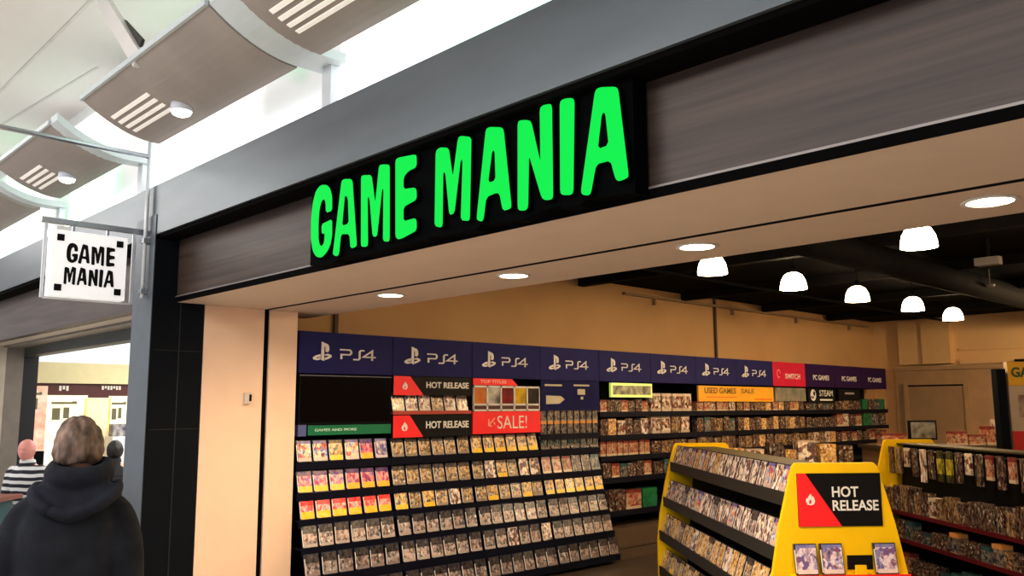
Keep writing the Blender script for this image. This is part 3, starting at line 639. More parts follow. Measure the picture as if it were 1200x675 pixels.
part('picture', MB().box(XW+.002, XW+.004, by(3)+.56, by(3)+.68, ZH0-.15, ZH0-.09), pc, po)
part('picture', MB().box(XW+.002, XW+.004, by(3)+.61, by(3)+.65, ZH0-.20, ZH0-.17), pc, po)
# hanging packs on pegs below the poster
def pack_mesh(cm_, w, h):
    mb = MB().box(-w/2, w/2, 0, .02, 0, h, 0)
    mb.tube((0, .02, h*.93), (0, .09, h*.93), .004, 6, 1)
    return mb.mesh('hanging_pack', [cm_, STEEL])
pk = {k: pack_mesh(cov[k], .078, .135) for k in ('orange', 'teal', 'dark', 'redbox', 'pale', 'green')}
for r_, (zt, kd) in enumerate(((1.60, 'orange'), (1.465, 'orange'), (1.345, 'teal'))):
    for i in range(9):
        put('hanging_pack', pk[kd], (XW-.015, by(3)+.06+.1*i, zt-.135), PI/2, 0, f'{colour_word[kd]} hanging pack, {ORD[i]} along the {ORD[r_]} peg row under the blue poster', 'accessory pack', 'accessory packs below the blue poster')
for i in range(6):
    put('game_case', cmesh['dark'], (LIPX[0]-.014, by(3)+.09+.15*i, LIPZ[0]+.0205), PI/2, TILT, f'dark game case, {ORD[i]} along the shelf below the teal packs, blue poster bay', 'game case', 'game cases in the blue poster bay')

# --- rear bays: signs
lg = mat('lit_green_panel', (.55,.62,.20), .4, emit=(.75,.9,.25), es=.45, var=.1)
y0, y1, z0, z1 = rect_mb(716, 764, 447, 468, XW)
r = root('lit_green_sign', 'pale green lit sign with dark figures in the fifth bay', 'sign', (XW, by(4.6), z0))
part('light_panel', MB().box(XW-.03, XW, by(4)+.20, by(5)+.02, 1.715, 1.875), lg, r)
part('picture', MB().box(XW, XW+.003, by(4)+.23, by(5)-.01, 1.745, 1.845), mat('figure_print', (.04,.04,.03), .4, c2=(.6,.6,.4), nscale=14, var=.1), r)
y0, y1, z0, z1 = rect_mb(816, 907, 449, 472, XW)
ys = root('yellow_sign', 'long yellow sign with faint dark lettering below the indigo headers', 'sign', (XW, by(7), z0))
part('board', MB().box(XW-.02, XW+.004, by(6)+.03, by(8)-.01, 1.672, ZH0-.02), mat('amber_sign', (.88,.46,.02), .4, var=.06, nscale=3), ys)
part('lettering', text_mesh('USED GAMES', .72, .075, mat('dark_amber_print', (.30,.17,.02), .5), FX(XW+.004, by(6)+.52, 1.81), bold=.02), None, ys)
part('lettering', text_mesh('SALE', .32, .06, MATS['dark_amber_print'], FX(XW+.004, by(7)+.25, 1.81), bold=.01), None, ys)
part('price_line', MB().box(XW+.004, XW+.006, by(7)+.42, by(8)-.05, 1.695, 1.712).box(XW+.004, XW+.006, by(6)+.2, by(6)+.9, 1.72, 1.732), mat('orange_print', (.80,.20,.02), .5), ys)
r = root('grey_green_sign', 'greyish sign under the crimson header', 'sign', (XW, by(8.5), 1.68))
part('board', MB().box(XW-.02, XW+.004, by(8)+.04, by(9)-.02, 1.68, ZH0-.02), mat('greygreen_print', (.15,.18,.14), .5, c2=(.36,.30,.24), nscale=8), r)
r = root('round_emblem_sign', 'black sign with a round white emblem and white lettering', 'sign', (XW, by(9.5), 1.68))
part('board', MB().box(XW-.02, XW+.004, by(9)+.04, by(10)-.03, 1.66, ZH0-.02), PRINTK, r)
circ = [(.085*math.cos(a*PI/12), .085*math.sin(a*PI/12)) for a in range(24)]
hole = [(.03+.032*math.cos(a*PI/8), .025+.032*math.sin(a*PI/8)) for a in range(16)]
part('emblem', curve_mesh('emblem', [circ, hole, stroke([(-.075,-.02),(-.01,-.045),(.02,-.005)], .022)], .003, PRINTW, FX(XW+.004, by(9)+.20, 1.77)), None, r)
part('lettering', text_mesh('STEAM', .42, .09, PRINTW, FX(XW+.004, by(9)+.60, 1.80), bold=.01), None, r)
part('caption', MB().box(XW+.004, XW+.006, by(9)+.40, by(9)+.80, 1.69, 1.715), PRINTW, r)
r = root('small_dark_sign', 'small black sign with a faint white line in the middle purple bay', 'sign', (XW, by(10.5), 1.68))
part('board', MB().box(XW-.02, XW+.002, by(10)+.1, by(11)-.1, 1.70, ZH0-.02), PRINTK, r)
part('caption', MB().box(XW+.002, XW+.004, by(10)+.3, by(10)+.62, 1.79, 1.82), mat('dim_print', (.4,.38,.36)), r)

# --- rear bays: boxes standing on shelves
def bx_mesh(cm_, w, d, h):
    return MB().box(-w/2, w/2, 0, d, 0, h).mesh('merchandise_box', [cm_])
BX = {}
def boxm(kd, w, h, d=.10):
    key = (kd, round(w, 3), round(h, 3), d)
    if key not in BX: BX[key] = bx_mesh(cov[kd], w, d, h)
    return BX[key]
def rowboxes(k, r, kinds, n, h, w=None, name='merchandise_box', y_a=.03, y_b=.9):
    z, x = LIPS_B[r]; pitch = (y_b-y_a)/n
    for i in range(n):
        kd = kinds[i % len(kinds)]; kd = 'umber' if kd == 'gold' and (i+k+r) % 3 else kd; ww = w or pitch*.9; hh = h*random.choice((1., .93, 1.05) if n > 2 else (1.,))
        hh = round(hh, 3)
        put(name, boxm(kd, ww, hh), (x-.02-random.uniform(0, .02), by(k)+y_a+pitch*(i+.5), z+.0165), PI/2, 0,
            f'{colour_word[kd]} box, {ORD[i]} along the {ORD[r]} shelf of the {bayphrase[k]}', 'box', f'boxes in the {bayphrase[k]}')
rowboxes(4, 0, ['redbox', 'dark', 'dark'], 7, .13)
rowboxes(4, 1, ['dark', 'gold', 'white', 'dark', 'dark', 'pale'], 6, .17)
rowboxes(4, 2, ['redbox'], 9, .16)
rowboxes(4, 3, ['dark', 'redbox', 'teal', 'dark'], 6, .15)
rowboxes(4, 4, ['dark', 'redbox', 'green'], 3, .22)
rowboxes(5, 0, ['white'], 4, .21, y_a=.02, y_b=.86)
rowboxes(5, 1, ['white', 'white', 'gold'], 4, .19, y_b=.8)
rowboxes(5, 2, ['dark', 'gold', 'dark'], 5, .15)
rowboxes(5, 3, ['dark', 'teal', 'dark'], 5, .15)
rowboxes(6, 0, ['redbox', 'redbox', 'white'], 6, .13); rowboxes(6, 1, ['dark', 'teal', 'dark', 'gold'], 6, .17); rowboxes(6, 2, ['gold', 'dark', 'dark'], 5, .16); rowboxes(6, 3, ['dark'], 5, .15)
rowboxes(7, 0, ['gold', 'redbox', 'dark', 'gold', 'gold'], 6, .13); rowboxes(7, 1, ['dark', 'gold', 'dark'], 6, .16); rowboxes(7, 2, ['dark', 'gold'], 5, .16); rowboxes(7, 3, ['dark', 'teal'], 5, .15)
rowboxes(8, 0, ['redbox', 'gold', 'dark'], 6, .15); rowboxes(8, 1, ['gold', 'dark', 'gold'], 6, .17); rowboxes(8, 2, ['gold', 'gold', 'dark'], 5, .16)
rowboxes(9, 0, ['dark', 'teal'], 5, .12); rowboxes(9, 1, ['dark'], 5, .14); rowboxes(9, 2, ['gold', 'white'], 5, .16)
rowboxes(10, 0, ['dark', 'gold', 'dark'], 4, .14); rowboxes(10, 1, ['redbox', 'white', 'dark'], 4, .2); rowboxes(10, 2, ['dark', 'redbox'], 5, .15)
rowboxes(11, 0, ['green', 'dark', 'teal'], 4, .16); rowboxes(11, 1, ['green', 'teal', 'dark'], 3, .22); rowboxes(11, 2, ['dark', 'redbox'], 4, .15)

# ------------------------------------------------------------------ yellow gondolas (axis runs away from the camera)
FH = Vector((-.7216, .6923, 0)).normalized(); RH = Vector((.6923, .7216, 0)).normalized()
def gpos(D, lat, z=0): return FH*D*.9905+RH*lat+Vector((0, 0, z))
EDGE = mat('yellow_edge', (.80,.50,.0), .4)
GREY = mat('grey_shelf', (.03,.028,.026), .5)
RAILG = mat('clear_rail', (.10,.09,.08), .25)
ENDP = [(.43, 0), (.43, .38), (.405, .62), (.345, .92), (.27, 1.2), (.255, 1.25), (.235, 1.27)]
def endpoly(top=1.27):
    k = top/1.27
    return [(x, z*k) for x, z in ENDP]+[(-x, z*k) for x, z in ENDP[::-1]]
def halfw(z):
    for (a, za), (b, zb) in zip(ENDP, ENDP[1:]):
        if za <= z <= zb: return a+(b-a)*(z-za)/(zb-za)
    return .24
# local frame: +y along the axis away from camera, x to the right, origin at the near end panel
a_near = gpos(5.29, 1.656+.255); a_far = gpos(8.35, 1.504+.255)
def gondola(near, far, label, lips, lipm, sides=(-1, 1), lh=.07):
    ax = (far-near); Ln = ax.length; rz = math.atan2(-ax.x, ax.y)
    g = root('gondola_display', label, 'display stand', (near.x, near.y, 0), rz)
    fn = lambda u, v, d: Vector((u, d, v))
    ep = part('end_panel', MB().prism(endpoly(), fn, 0, .035), YELLOW, g, local=True, label='yellow end panel with sloping sides')
    part('end_panel', MB().prism(endpoly(), fn, Ln-.035, Ln), YELLOW, g, local=True, label='yellow end panel with sloping sides')
    part('core', MB().prism([(.18, .02), (.06, 1.22), (-.06, 1.22), (-.18, .02)], fn, .035, Ln-.035), BLACK, g, local=True)
    part('top_board', MB().box(-.13, .13, .036, Ln-.036, 1.222, 1.236), mat('dull_top', (.07,.055,.025), .6, spec=.2), g, local=True)
    part('plinth', MB().box(-.36, .36, .036, Ln-.036, 0, .05), BLACK, g, local=True)
    for sd in sides:
        for z in lips:
            w = halfw(z)-.01
            sh = part('shelf', MB().box(min(sd*w, sd*.1), max(sd*w, sd*.1), .036, Ln-.036, z-.012, z), GREY, g, local=True)
            part('shelf_lip', MB().box(min(sd*(w+.006), sd*w), max(sd*(w+.006), sd*w), .036, Ln-.036, z-lh, z+.014), lipm, sh, local=True)
    return g, ep, Ln, rz, near
LIPG = [1.085, .770, .47, .155]
g1, ep1, L1, rz1, n1 = gondola(a_near, a_far, 'yellow ended display stand of game cases with a hot-release panel on its end', LIPG, GREY)
def gl(near, rz, x, y, z): return Vector((near.x, near.y, 0))+Matrix.Rotation(rz, 3, 'Z') @ Vector((x, y, z))
GB = {k: case_mesh(cov[k]) for k in ('pale', 'gold', 'grey', 'blue', 'brown', 'mixed', 'amber')}
rowk = [['pale', 'gold', 'pale', 'pale', 'mixed'], ['pale', 'grey', 'pale', 'mixed'], ['gold', 'brown', 'gold', 'pale'], ['gold', 'brown', 'amber']]
for r_, z in enumerate(LIPG):
    w = halfw(z)-.01; n = 20; pitch = (L1-.09)/n
    lean = -math.radians(17)
    for i in range(n):
        kd = rowk[r_][(i*7+i//3) % len(rowk[r_])]
        y = L1-.045-pitch*(i+.5)
        p = gl(n1, rz1, -w+.012, y, z+.003)
        put('game_case', GB[kd], p, rz1-PI/2+random.uniform(-.04, .04), lean, f'{colour_word[kd]} game case, {ORD[n-1-i]} from the hot-release end on shelf {["one","two","three","four"][r_]} of the yellow stand', 'game case', 'game cases on the yellow stand')
# end of the stand: hot release panel, ledge, three cases
T = Matrix.Translation((0, -.0, 0))
FE = lambda x, z, d=0.: Matrix(((1,0,0,x), (0,0,-1,-d), (0,1,0,z), (0,0,0,1)))
px2 = 5.29/FPX
pan = dict(x0=(921-966.5)*px2+.0, x1=(1017.5-966.5)*px2, z1=1.6-(553.5-477.5)*px2*.985, z0=1.6-(613-477.5)*px2*.985)
x0, x1, z0, z1 = pan['x0'], pan['x1'], pan['z0']+.0, pan['z1']
hp = part('hot_release_panel', MB().box(x0, x1, -.008, 0, z0, z1), PRINTK, ep1, local=True, label='black and red hot-release panel')
w, h = x1-x0, z1-z0
part('red_flash', MB().prism([(x0, z0), (x0+w*.51, z0), (x0+w*.10, z1), (x0, z1)], lambda u, v, d: Vector((u, d, v)), -.011, -.008), RED, ep1, local=True, label='red triangular flash')
part('flame_emblem', flame(FE(x0+w*.145, z0+h*.51, .011), h*.22), None, ep1, local=True)
part('lettering', text_mesh('HOT\nRELEASE', w*.55, h*.46, PRINTW, FE(x0+w*.685, z0+h*.52, .008), bold=.022, align='LEFT'), None, ep1, local=True)
zl = 1.6-(665-477.5)*px2*.985
lx0, lx1 = (914-970)*px2, (1043-970)*px2
part('case_ledge', MB().box(lx0, lx1, -.075, 0, zl-.012, zl), YELLOW, ep1, local=True)
part('case_ledge_strip', MB().box(lx0, lx1, -.079, -.075, zl-.036, zl+.004), RED, ep1, local=True, label='red ledge strip')
part('lettering', text_mesh('HOT RELEASE', .16, .016, mat('cream_print', (.85,.7,.5), .5), FE((lx0+lx1)/2+.01, zl-.016, .079), bold=.02), None, ep1, local=True)
part('dark_slot', MB().box((978-970)*px2, (1007-970)*px2, -.004, 0, zl+.02, zl+.10), PRINTK, ep1, local=True)
part('ledge_clip', MB().box((982-970)*px2, (994-970)*px2, -.07, -.055, zl, zl+.055), YELLOW, ep1, local=True, label='yellow clip')
for i, px in enumerate((928.5, 958, 1019)):
    p = gl(n1, rz1, (px-970)*px2, -.055, zl+.003)
    put('game_case', GB['blue'], p, rz1, -math.radians(10), ['lilac game case at the shelf side of the end ledge', 'lilac game case in the middle of the end ledge', 'lilac game case alone past the gap on the end ledge'][i], 'game case', 'game cases on the end ledge')

# second gondola with accessories
b_far = gpos(9.0, 3.74+.255); b_near = gpos(5.9, 3.90+.255)
LIPA = [.62, .38, .09]
redlip = mat('dark_red_lip', (.12,.008,.014), .5, spec=.2)
g2, ep2, L2, rz2, n2 = gondola(b_near, b_far, 'second yellow ended display stand with red-edged shelves of accessories', LIPA, redlip, lh=.022)
# header grid of hanging packs on the top part and boxes on the shelves
cov['lemon'] = cover('cover_lemon', (.02,.02,.02), [(.02,.02,.02), (.7,.6,.05), (.03,.03,.03)], (.02,.02,.02), .75, .25, 5.); colour_word['lemon'] = 'black and yellow'
pk2 = {k: pack_mesh(cov[k], .085, hh_) for k, hh_ in zip(('dark', 'pale', 'gold', 'teal', 'redbox', 'green', 'white', 'lemon', 'umber'), (.26, .30, .28, .24, .20, .26, .18, .27, .25))}
acc = ['dark', 'umber', 'white', 'dark', 'pale', 'dark', 'lemon', 'lemon', 'dark', 'white', 'dark', 'redbox', 'dark', 'redbox', 'dark', 'pale', 'redbox', 'dark', 'dark', 'redbox', 'dark', 'gold', 'dark', 'dark', 'redbox', 'dark', 'teal']
n = 20; pitch = (L2-.1)/n
for i in range(n):
    kd = acc[i]
    p = gl(n2, rz2, -.24+.0, L2-.05-pitch*(i+.5), 1.205-max(v_.co.z for v_ in pk2[kd].vertices))
    put('hanging_pack', pk2[kd], p, rz2-PI/2, 0, f'{colour_word[kd]} hanging accessory, {ORD[i]} from the yellow end on the top row, second stand', 'accessory pack', 'hanging accessories on the second stand')
small = {}
for r_, z in enumerate(LIPA):
    w = halfw(z)-.01; nn = (24, 20, 18)[r_]; pitch = (L2-.1)/nn
    for i in range(nn):
        kd = random.choice([['umber', 'white', 'dark', 'dark', 'dark', 'umber'], ['umber', 'dark', 'dark', 'teal', 'dark', 'orange'], ['dark', 'dark', 'umber', 'redbox', 'teal']][r_])
        hh = random.choice((.10, .13, .17)) if r_ else random.choice((.18, .21, .24))
        p = gl(n2, rz2, -w+.012, L2-.05-pitch*(i+.5), z+.001)
        put('accessory_box', boxm(kd, round(pitch*.86, 3), hh, .09), p, rz2-PI/2, 0, f'{colour_word[kd]} accessory box, {ORD[i]} from the yellow end, red-edged shelf {["one","two","three"][r_]}', 'box', 'accessory boxes on the red-edged shelves')

# low table of boxes between the stand and the wall
tp = gpos(10.0, 3.05)
t = root('display_table', 'low black table of boxes behind the yellow stand', 'table', (tp.x, tp.y, 0), rz1)
part('table_top', MB().box(-.75, .75, -.25, .25, .94, .97), BLACK, t, local=True)
for sx in (-.7, .7):
    for sy in (-.2, .2): part('leg', MB().box(sx-.02, sx+.02, sy-.02, sy+.02, 0, .94), BLACK, t, local=True)
tb = [(-.60, 'gold', .18, .18), (-.38, 'pale', .20, .17), (-.14, 'dark', .16, .24), (.02, 'gold', .12, .16), (.20, 'pale', .2, .26), (.44, 'gold', .18, .22), (.64, 'dark', .16, .20)]
for i, (x, kd, w, h) in enumerate(tb):
    p = gl(tp, rz1, x, -.16, .9705)
    put('boxed_figure', boxm(kd, w, h, .15), p, rz1, 0, f'{colour_word[kd]} boxed figure, {ORD[i]} along the low black table', 'box', 'boxed figures on the low table')

# ------------------------------------------------------------------ back counter and standing poster
cp = gpos(10.8, 5.45)
c_ = root('sales_counter', 'tan sales counter near the back wall', 'counter', (cp.x, cp.y, 0), rz1)
part('counter_body', MB().box(-1.1, 1.0, -.3, .3, 0, 1.10), mat('counter_tan', (.30,.19,.10), .5), c_, local=True)
part('counter_top', MB().box(-1.14, 1.04, -.33, .33, 1.10, 1.14), mat('counter_top', (.09,.06,.04), .4), c_, local=True)
mo = root('till_monitor', 'dark till monitor on the sales counter', 'monitor', tuple(gl(cp, rz1, -.50, -.05, 1.141)), rz1)
part('screen', MB().box(-.17, .17, -.02, .02, .06, .29), BLACK, mo, local=True)
part('screen_face', MB().box(-.15, .15, -.024, -.02, .08, .27), mat('till_screen', (.08,.07,.06), .2, c2=(.3,.28,.24), nscale=12), mo, local=True)
part('stand', MB().box(-.03, .03, -.015, .015, .01, .06).box(-.1, .1, -.07, .07, 0, .012), BLACK, mo, local=True)
for i, (x, w, h, lab) in enumerate(((-.12, .18, .16, 'red box beside the till monitor'), (.09, .2, .12, 'flat red box in the middle of the sales counter'), (.26, .10, .22, 'tall red box towards the standing poster'))):
    put('red_box', boxm('redbox', w, h, .15), gl(cp, rz1, x, -.2, 1.141), rz1, 0, lab, 'box', 'red boxes on the counter')
put('white_card_stack', boxm('white', .12, .30, .08), gl(cp, rz1, .42, -.12, 1.141), rz1, 0, 'pale upright card beside the standing poster', 'card', None)
put('red_box', boxm('redbox', .3, .14, .15), gl(cp, rz1, -.92, -.2, 1.141), rz1, 0, 'dull red box at the yellow-ended side of the counter', 'box', 'red boxes on the counter')
q = gpos(9.6, 5.60)
ps_ = root('standing_poster', 'tall standing poster with a yellow band and green lettering', 'poster stand', (q.x, q.y, 0), rz1)
part('poster_board', MB().box(-.20, .75, 0, .06, .25, 2.08), mat('poster_pale', (.50,.42,.33), .5), ps_, local=True)
part('side_board', MB().box(-.335, -.235, -.02, .08, 0, 2.0), mat('poster_side', (.006,.008,.011), .7, spec=.05), ps_, local=True, label='black side board')
part('yellow_band', MB().box(-.20, .75, -.004, 0, 1.82, 2.08), mat('poster_yellow', (.75,.42,.01), .45), ps_, local=True)
part('lettering', text_mesh('GAMES', .44, .11, mat('poster_green', (.02,.10,.02), .5), FE(.06, 1.965, .004), bold=.03), None, ps_, local=True)
part('red_foot_panel', MB().box(-.20, .75, -.004, 0, 1.0, 1.33), mat('poster_red', (.55,.03,.03), .45), ps_, local=True)
fig = mat('poster_picture', (.20,.08,.05), .5, c2=(.5,.42,.34), nscale=7, var=.2)
part('picture', MB().box(-.10, .5, -.004, 0, 1.48, 1.72), fig, ps_, local=True)
part('foot', MB().box(-.34, .75, -.15, .2, 0, .03), BLACK, ps_, local=True)
solo('wall_speaker', MB().box(-4.35, -4.22, YBACK-.2, YBACK-.03, 2.16, 2.32).tube((-4.285, YBACK-.03, 2.24), (-4.285, YBACK, 2.24), .02, 8), BLACK, 'small black speaker on the back wall beside the panelling', 'speaker')

# ------------------------------------------------------------------ neighbouring opening and hall beyond
XJ = -11.75
greybrown = mat('grey_brown_frame', (.20,.175,.15), .45, .2, var=.1)
struct('wall_neighbour_jamb', MB().box(XJ-.25, XJ, YF+.001, 2.84, 0, 2.374), mat('neighbour_beige', (.42,.37,.31), .5), 'beige jamb at the far side of the neighbouring opening', 'jamb')
struct('door_frame_neighbour', MB().box(XJ-.25, XJ-.0, 2.842, 3.03, 0, 2.374), greybrown, 'grey-brown frame post of the neighbouring opening', 'door frame')
struct('trim_10', MB().box(XJ-.25, XJ-.02, 3.03, 3.2, 0, 2.26), mat('near_black_frame', (.012,.012,.014), .4), 'black inner frame post of the neighbouring opening', 'frame')
struct('ceiling_neighbour_soffit', MB().box(-26, XP0, YF+.081, 2.80, 2.37, 2.45), MATS['neighbour_beige'], 'beige soffit over the neighbouring opening', 'soffit')
struct('trim_11', MB().box(-26, XP0, 2.80, 3.0, 2.35, 2.45), greybrown, 'dark grooved rail of the neighbouring soffit', 'trim')
struct('trim_12', MB().box(XJ-.02, XP0, 3.03, 3.17, 2.25, 2.36), mat('dark_green_frame', (.06,.065,.055), .45), 'dark head frame across the neighbouring opening', 'frame')
struct('wall_partition', MB().box(-6.85, XWALL-.125, 2.9, 12, 0, 3.1), WHITE, 'partition between the shop and the hall next door', 'wall')
struct('wall_neighbour_left', MB().box(-26, XJ-.25, YF+.1, 2.75, 0, 2.374), MATS['neighbour_beige'], 'beige mall wall past the neighbouring opening', 'wall')
XF = -14.0
cream = mat('pale_yellow_bulkhead', (.62,.56,.34), .6, var=.04)
struct('wall_hall', MB().box(XF-.1, XF, 2.8, 12, 0, 2.295), mat('maroon_shopfront', (.085,.018,.015), .45), 'maroon shopfront across the hall', 'wall')
struct('trim_13', MB().box(XF, XF+.06, 2.8, 12, 1.995, 2.30), cream, 'pale yellow bulkhead above the maroon shopfront', 'bulkhead')
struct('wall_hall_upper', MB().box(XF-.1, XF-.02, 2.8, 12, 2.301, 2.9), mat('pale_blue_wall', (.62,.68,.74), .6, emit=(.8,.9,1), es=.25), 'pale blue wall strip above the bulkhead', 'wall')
struct('ceiling_hall', MB().box(XF-.1, -6.85, 3.2, 12, 2.9, 3.0), mat('hall_ceiling', (.8,.8,.8), .7, emit=(1,1,1), es=.8), 'bright white hall ceiling next door', 'ceiling')  # brightness put in as surface glow; the ceiling is no lamp
struct('wall_hall_end', MB().box(XF-.1, -6.85, 12, 12.1, 0, 3.0), WHITE, 'white end wall of the hall next door', 'wall')
def onfar(px, py): p = at(px, py, 0, XF+.03); return p.y, p.z
posters = [((31, 452), (49, 560), 'cream', 'narrow cream poster with orange blots beside the dark frame', (.80,.72,.60), (.65,.25,.15)),
           ((55, 463), (97, 560), 'yellow', 'largest pale yellow poster with dark figures behind the coated man', (.86,.80,.50), (.92,.90,.76)),
           ((99, 466), (125, 560), 'beige', 'plain beige poster between two yellow posters', (.80,.62,.36), (.78,.66,.44)),
           ((128, 464), (153, 505), 'pale', 'small pale yellow poster above the white box by the pillar', (.88,.78,.48), (.92,.88,.66))]
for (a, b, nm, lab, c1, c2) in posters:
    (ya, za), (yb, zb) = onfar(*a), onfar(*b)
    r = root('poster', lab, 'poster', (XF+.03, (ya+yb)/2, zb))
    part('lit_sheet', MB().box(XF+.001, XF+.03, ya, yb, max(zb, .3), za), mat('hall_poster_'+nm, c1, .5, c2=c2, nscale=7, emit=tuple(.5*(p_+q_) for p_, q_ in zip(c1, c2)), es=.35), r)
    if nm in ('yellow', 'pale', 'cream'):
        w = yb-ya; dk = mat('poster_ink', (.16,.15,.08), .5)
        mb = MB().box(XF+.03, XF+.034, ya+w*.12, ya+w*.62, za-.13, za-.10).box(XF+.03, XF+.034, ya+w*.62, ya+w*.74, za-.13, za-.09)
        mb.box(XF+.03, XF+.034, ya+w*.15, ya+w*.34, za-.36, za-.19).box(XF+.03, XF+.034, ya+w*.42, ya+w*.56, za-.34, za-.18)
        part('ink_figures', mb, dk, r)
fw_ = mat('fascia_white', (.7,.65,.6), .5)
for i, (a, b) in enumerate((((70, 452), (82, 458)), ((120, 452), (143, 457)))):
    (ya, za), (yb, zb) = onfar(*a), onfar(*b)
    nb = 3 if i == 0 else 7; w = (yb-ya)/nb
    r = root('fascia_lettering', ['short blurred white lettering on the maroon shopfront', 'long blurred white lettering on the maroon shopfront'][i], 'lettering', (XF, ya, za))
    mb = MB()
    for k in range(nb): mb.box(XF+.001, XF+.012, ya+w*k, ya+w*(k+.7), zb+(.02 if k % 3 == 1 else 0), za)
    part('white_marks', mb, fw_, r)
# goods under the small poster
(ya, za), (yb, zb) = onfar(128, 497), onfar(152, 503)
solo('shelf_goods', MB().box(XF+.03, XF+.2, ya, yb, zb-.10, za), mat('goods_dark', (.05,.05,.09), .5, c2=(.4,.38,.36), nscale=14), 'dark goods on the white box by the pillar', 'goods')
solo('white_cabinet', MB().box(XF+.03, XF+.35, ya-.05, yb+.1, 0, zb-.101), WHITE, 'white cabinet under the dark goods across the hall', 'cabinet')

# ------------------------------------------------------------------ people
def evalmesh(ob, name):
    dg = bpy.context.evaluated_depsgraph_get(); dg.update()
    me = bpy.data.meshes.new_from_object(ob.evaluated_get(dg)); me.name = name; return me
def skinned(V, E, R, sub=2, rootv=0):
    me = bpy.data.meshes.new('skin'); me.from_pydata([tuple(v) for v in V], E, []); ob = link(bpy.data.objects.new('skin', me))
    ob.modifiers.new('s', 'SKIN'); ob.modifiers.new('b', 'SUBSURF').levels = sub
    sv = me.skin_vertices[0].data
    for i, r in enumerate(R): sv[i].radius = (r, r) if not isinstance(r, tuple) else r
    sv[rootv].use_root = True
    out = evalmesh(ob, 'skin'); bpy.data.objects.remove(ob); return out
def fuse(meshes, voxel, name, material, smooth=2, T=None):
    """join closed meshes into one continuous skin"""
    bm = bmesh.new()
    for m in meshes: bm.from_mesh(m)
    me = bpy.data.meshes.new(name); bm.to_mesh(me); bm.free(); ob = link(bpy.data.objects.new(name, me))
    r = ob.modifiers.new('r', 'REMESH'); r.mode = 'VOXEL'; r.voxel_size = voxel
    s_ = ob.modifiers.new('sm', 'SMOOTH'); s_.iterations = smooth; s_.factor = .5
    out = evalmesh(ob, name); bpy.data.objects.remove(ob)
    out.materials.clear(); out.materials.append(material)
    for p in out.polygons: p.use_smooth = True
    return out
def ell(c, rx, ry, n=20, tilt=0., ex=2.0, yb=None):
    """superellipse ring at centre c; yb scales the back half"""
    out = []
    for i in range(n):
        a = 2*PI*i/n; cx, sy = math.cos(a), math.sin(a)
        x = rx*math.copysign(abs(cx)**(2/ex), cx); y = ry*math.copysign(abs(sy)**(2/ex), sy)
        if yb and y < 0: y *= yb
        out.append(Vector((c[0]+x, c[1]+y*math.cos(tilt), c[2]+y*math.sin(tilt))))
    return out
def limb(pts, rad, n=14):
    P = [Vector(p) for p in pts]; rings = []
    for i, p in enumerate(P):
        d = ((P[min(i+1, len(P)-1)]-P[max(i-1, 0)])).normalized(); a = d.orthogonal().normalized() if abs(d.x) > .9 else d.cross(Vector((1, 0, 0))).normalized(); b = d.cross(a)
        rings.append([p+(a*math.cos(2*PI*k/n)+b*math.sin(2*PI*k/n))*rad[i] for k in range(n)])
    return MB().loft(rings).mesh('limb', BLACK)
def smoothpath(pts, rad, m=4):
    P = [Vector(p) for p in pts]; out = []; rr = []
    for i in range(len(P)-1):
        p0, p1, p2, p3 = P[max(i-1, 0)], P[i], P[i+1], P[min(i+2, len(P)-1)]
        for k in range(m):
            t = k/m
            out.append(.5*((2*p1)+(p2-p0)*t+(2*p0-5*p1+4*p2-p3)*t*t+(3*p1-p0-3*p2+p3)*t**3)); rr.append(rad[i]+(rad[i+1]-rad[i])*t)
    return out+[P[-1]], rr+[rad[-1]]
def head_mesh(c, s, turn=0.):
    """head facing +y about centre c; s = half height"""
    bm = bmesh.new(); bmesh.ops.create_uvsphere(bm, u_segments=40, v_segments=32, radius=1)
    for v in bm.verts:
        x, y, z = v.co
        w = .70+.06*max(0, z) - (.16*max(0, -z) if z < 0 else 0)
        dpt = .84 if y < 0 else .80
        X, Y, Z = x*w, y*dpt, z
        if z < -.2 and y > 0: Y += .10*(-z-.2)
        if z < -.55: Z = -.55+(z+.55)*.85
        if y > .2:   # nose, brow, eye hollows, mouth, chin
            nz = math.exp(-((x/.11)**2))*math.exp(-(((z+.18)/.20)**2)); Y += .17*nz*(1 if z > -.42 else .4)
            Y += .05*math.exp(-((z-.20)/.08)**2)*math.exp(-(x/.4)**2)
            for sx in (-.28, .28): Y -= .08*math.exp(-(((x-sx)/.13)**2))*math.exp(-(((z-.03)/.10)**2))
            Y += .05*math.exp(-((z+.50)/.05)**2)*math.exp(-(x/.22)**2); Y -= .04*math.exp(-((z+.56)/.025)**2)*math.exp(-(x/.2)**2); Y += .045*math.exp(-((z+.62)/.05)**2)*math.exp(-(x/.2)**2)
            Y += .06*math.exp(-((z+.85)/.12)**2)*math.exp(-(x/.25)**2)
        v.co = (X, Y, Z)
    for sx in (-1, 1):
        e = bmesh.ops.create_uvsphere(bm, u_segments=12, v_segments=10, radius=1)['verts']
        for v in e: v.co = (sx*.71+v.co.x*.06, -.06+v.co.y*.13, -.05+v.co.z*.22)
    me = bpy.data.meshes.new('head'); 
    bmesh.ops.transform(bm, matrix=Matrix.Translation(c) @ Matrix.Rotation(turn, 4, 'Z') @ Matrix.Diagonal((s, s, s, 1)), verts=bm.verts)
    bm.to_mesh(me); bm.free(); return me
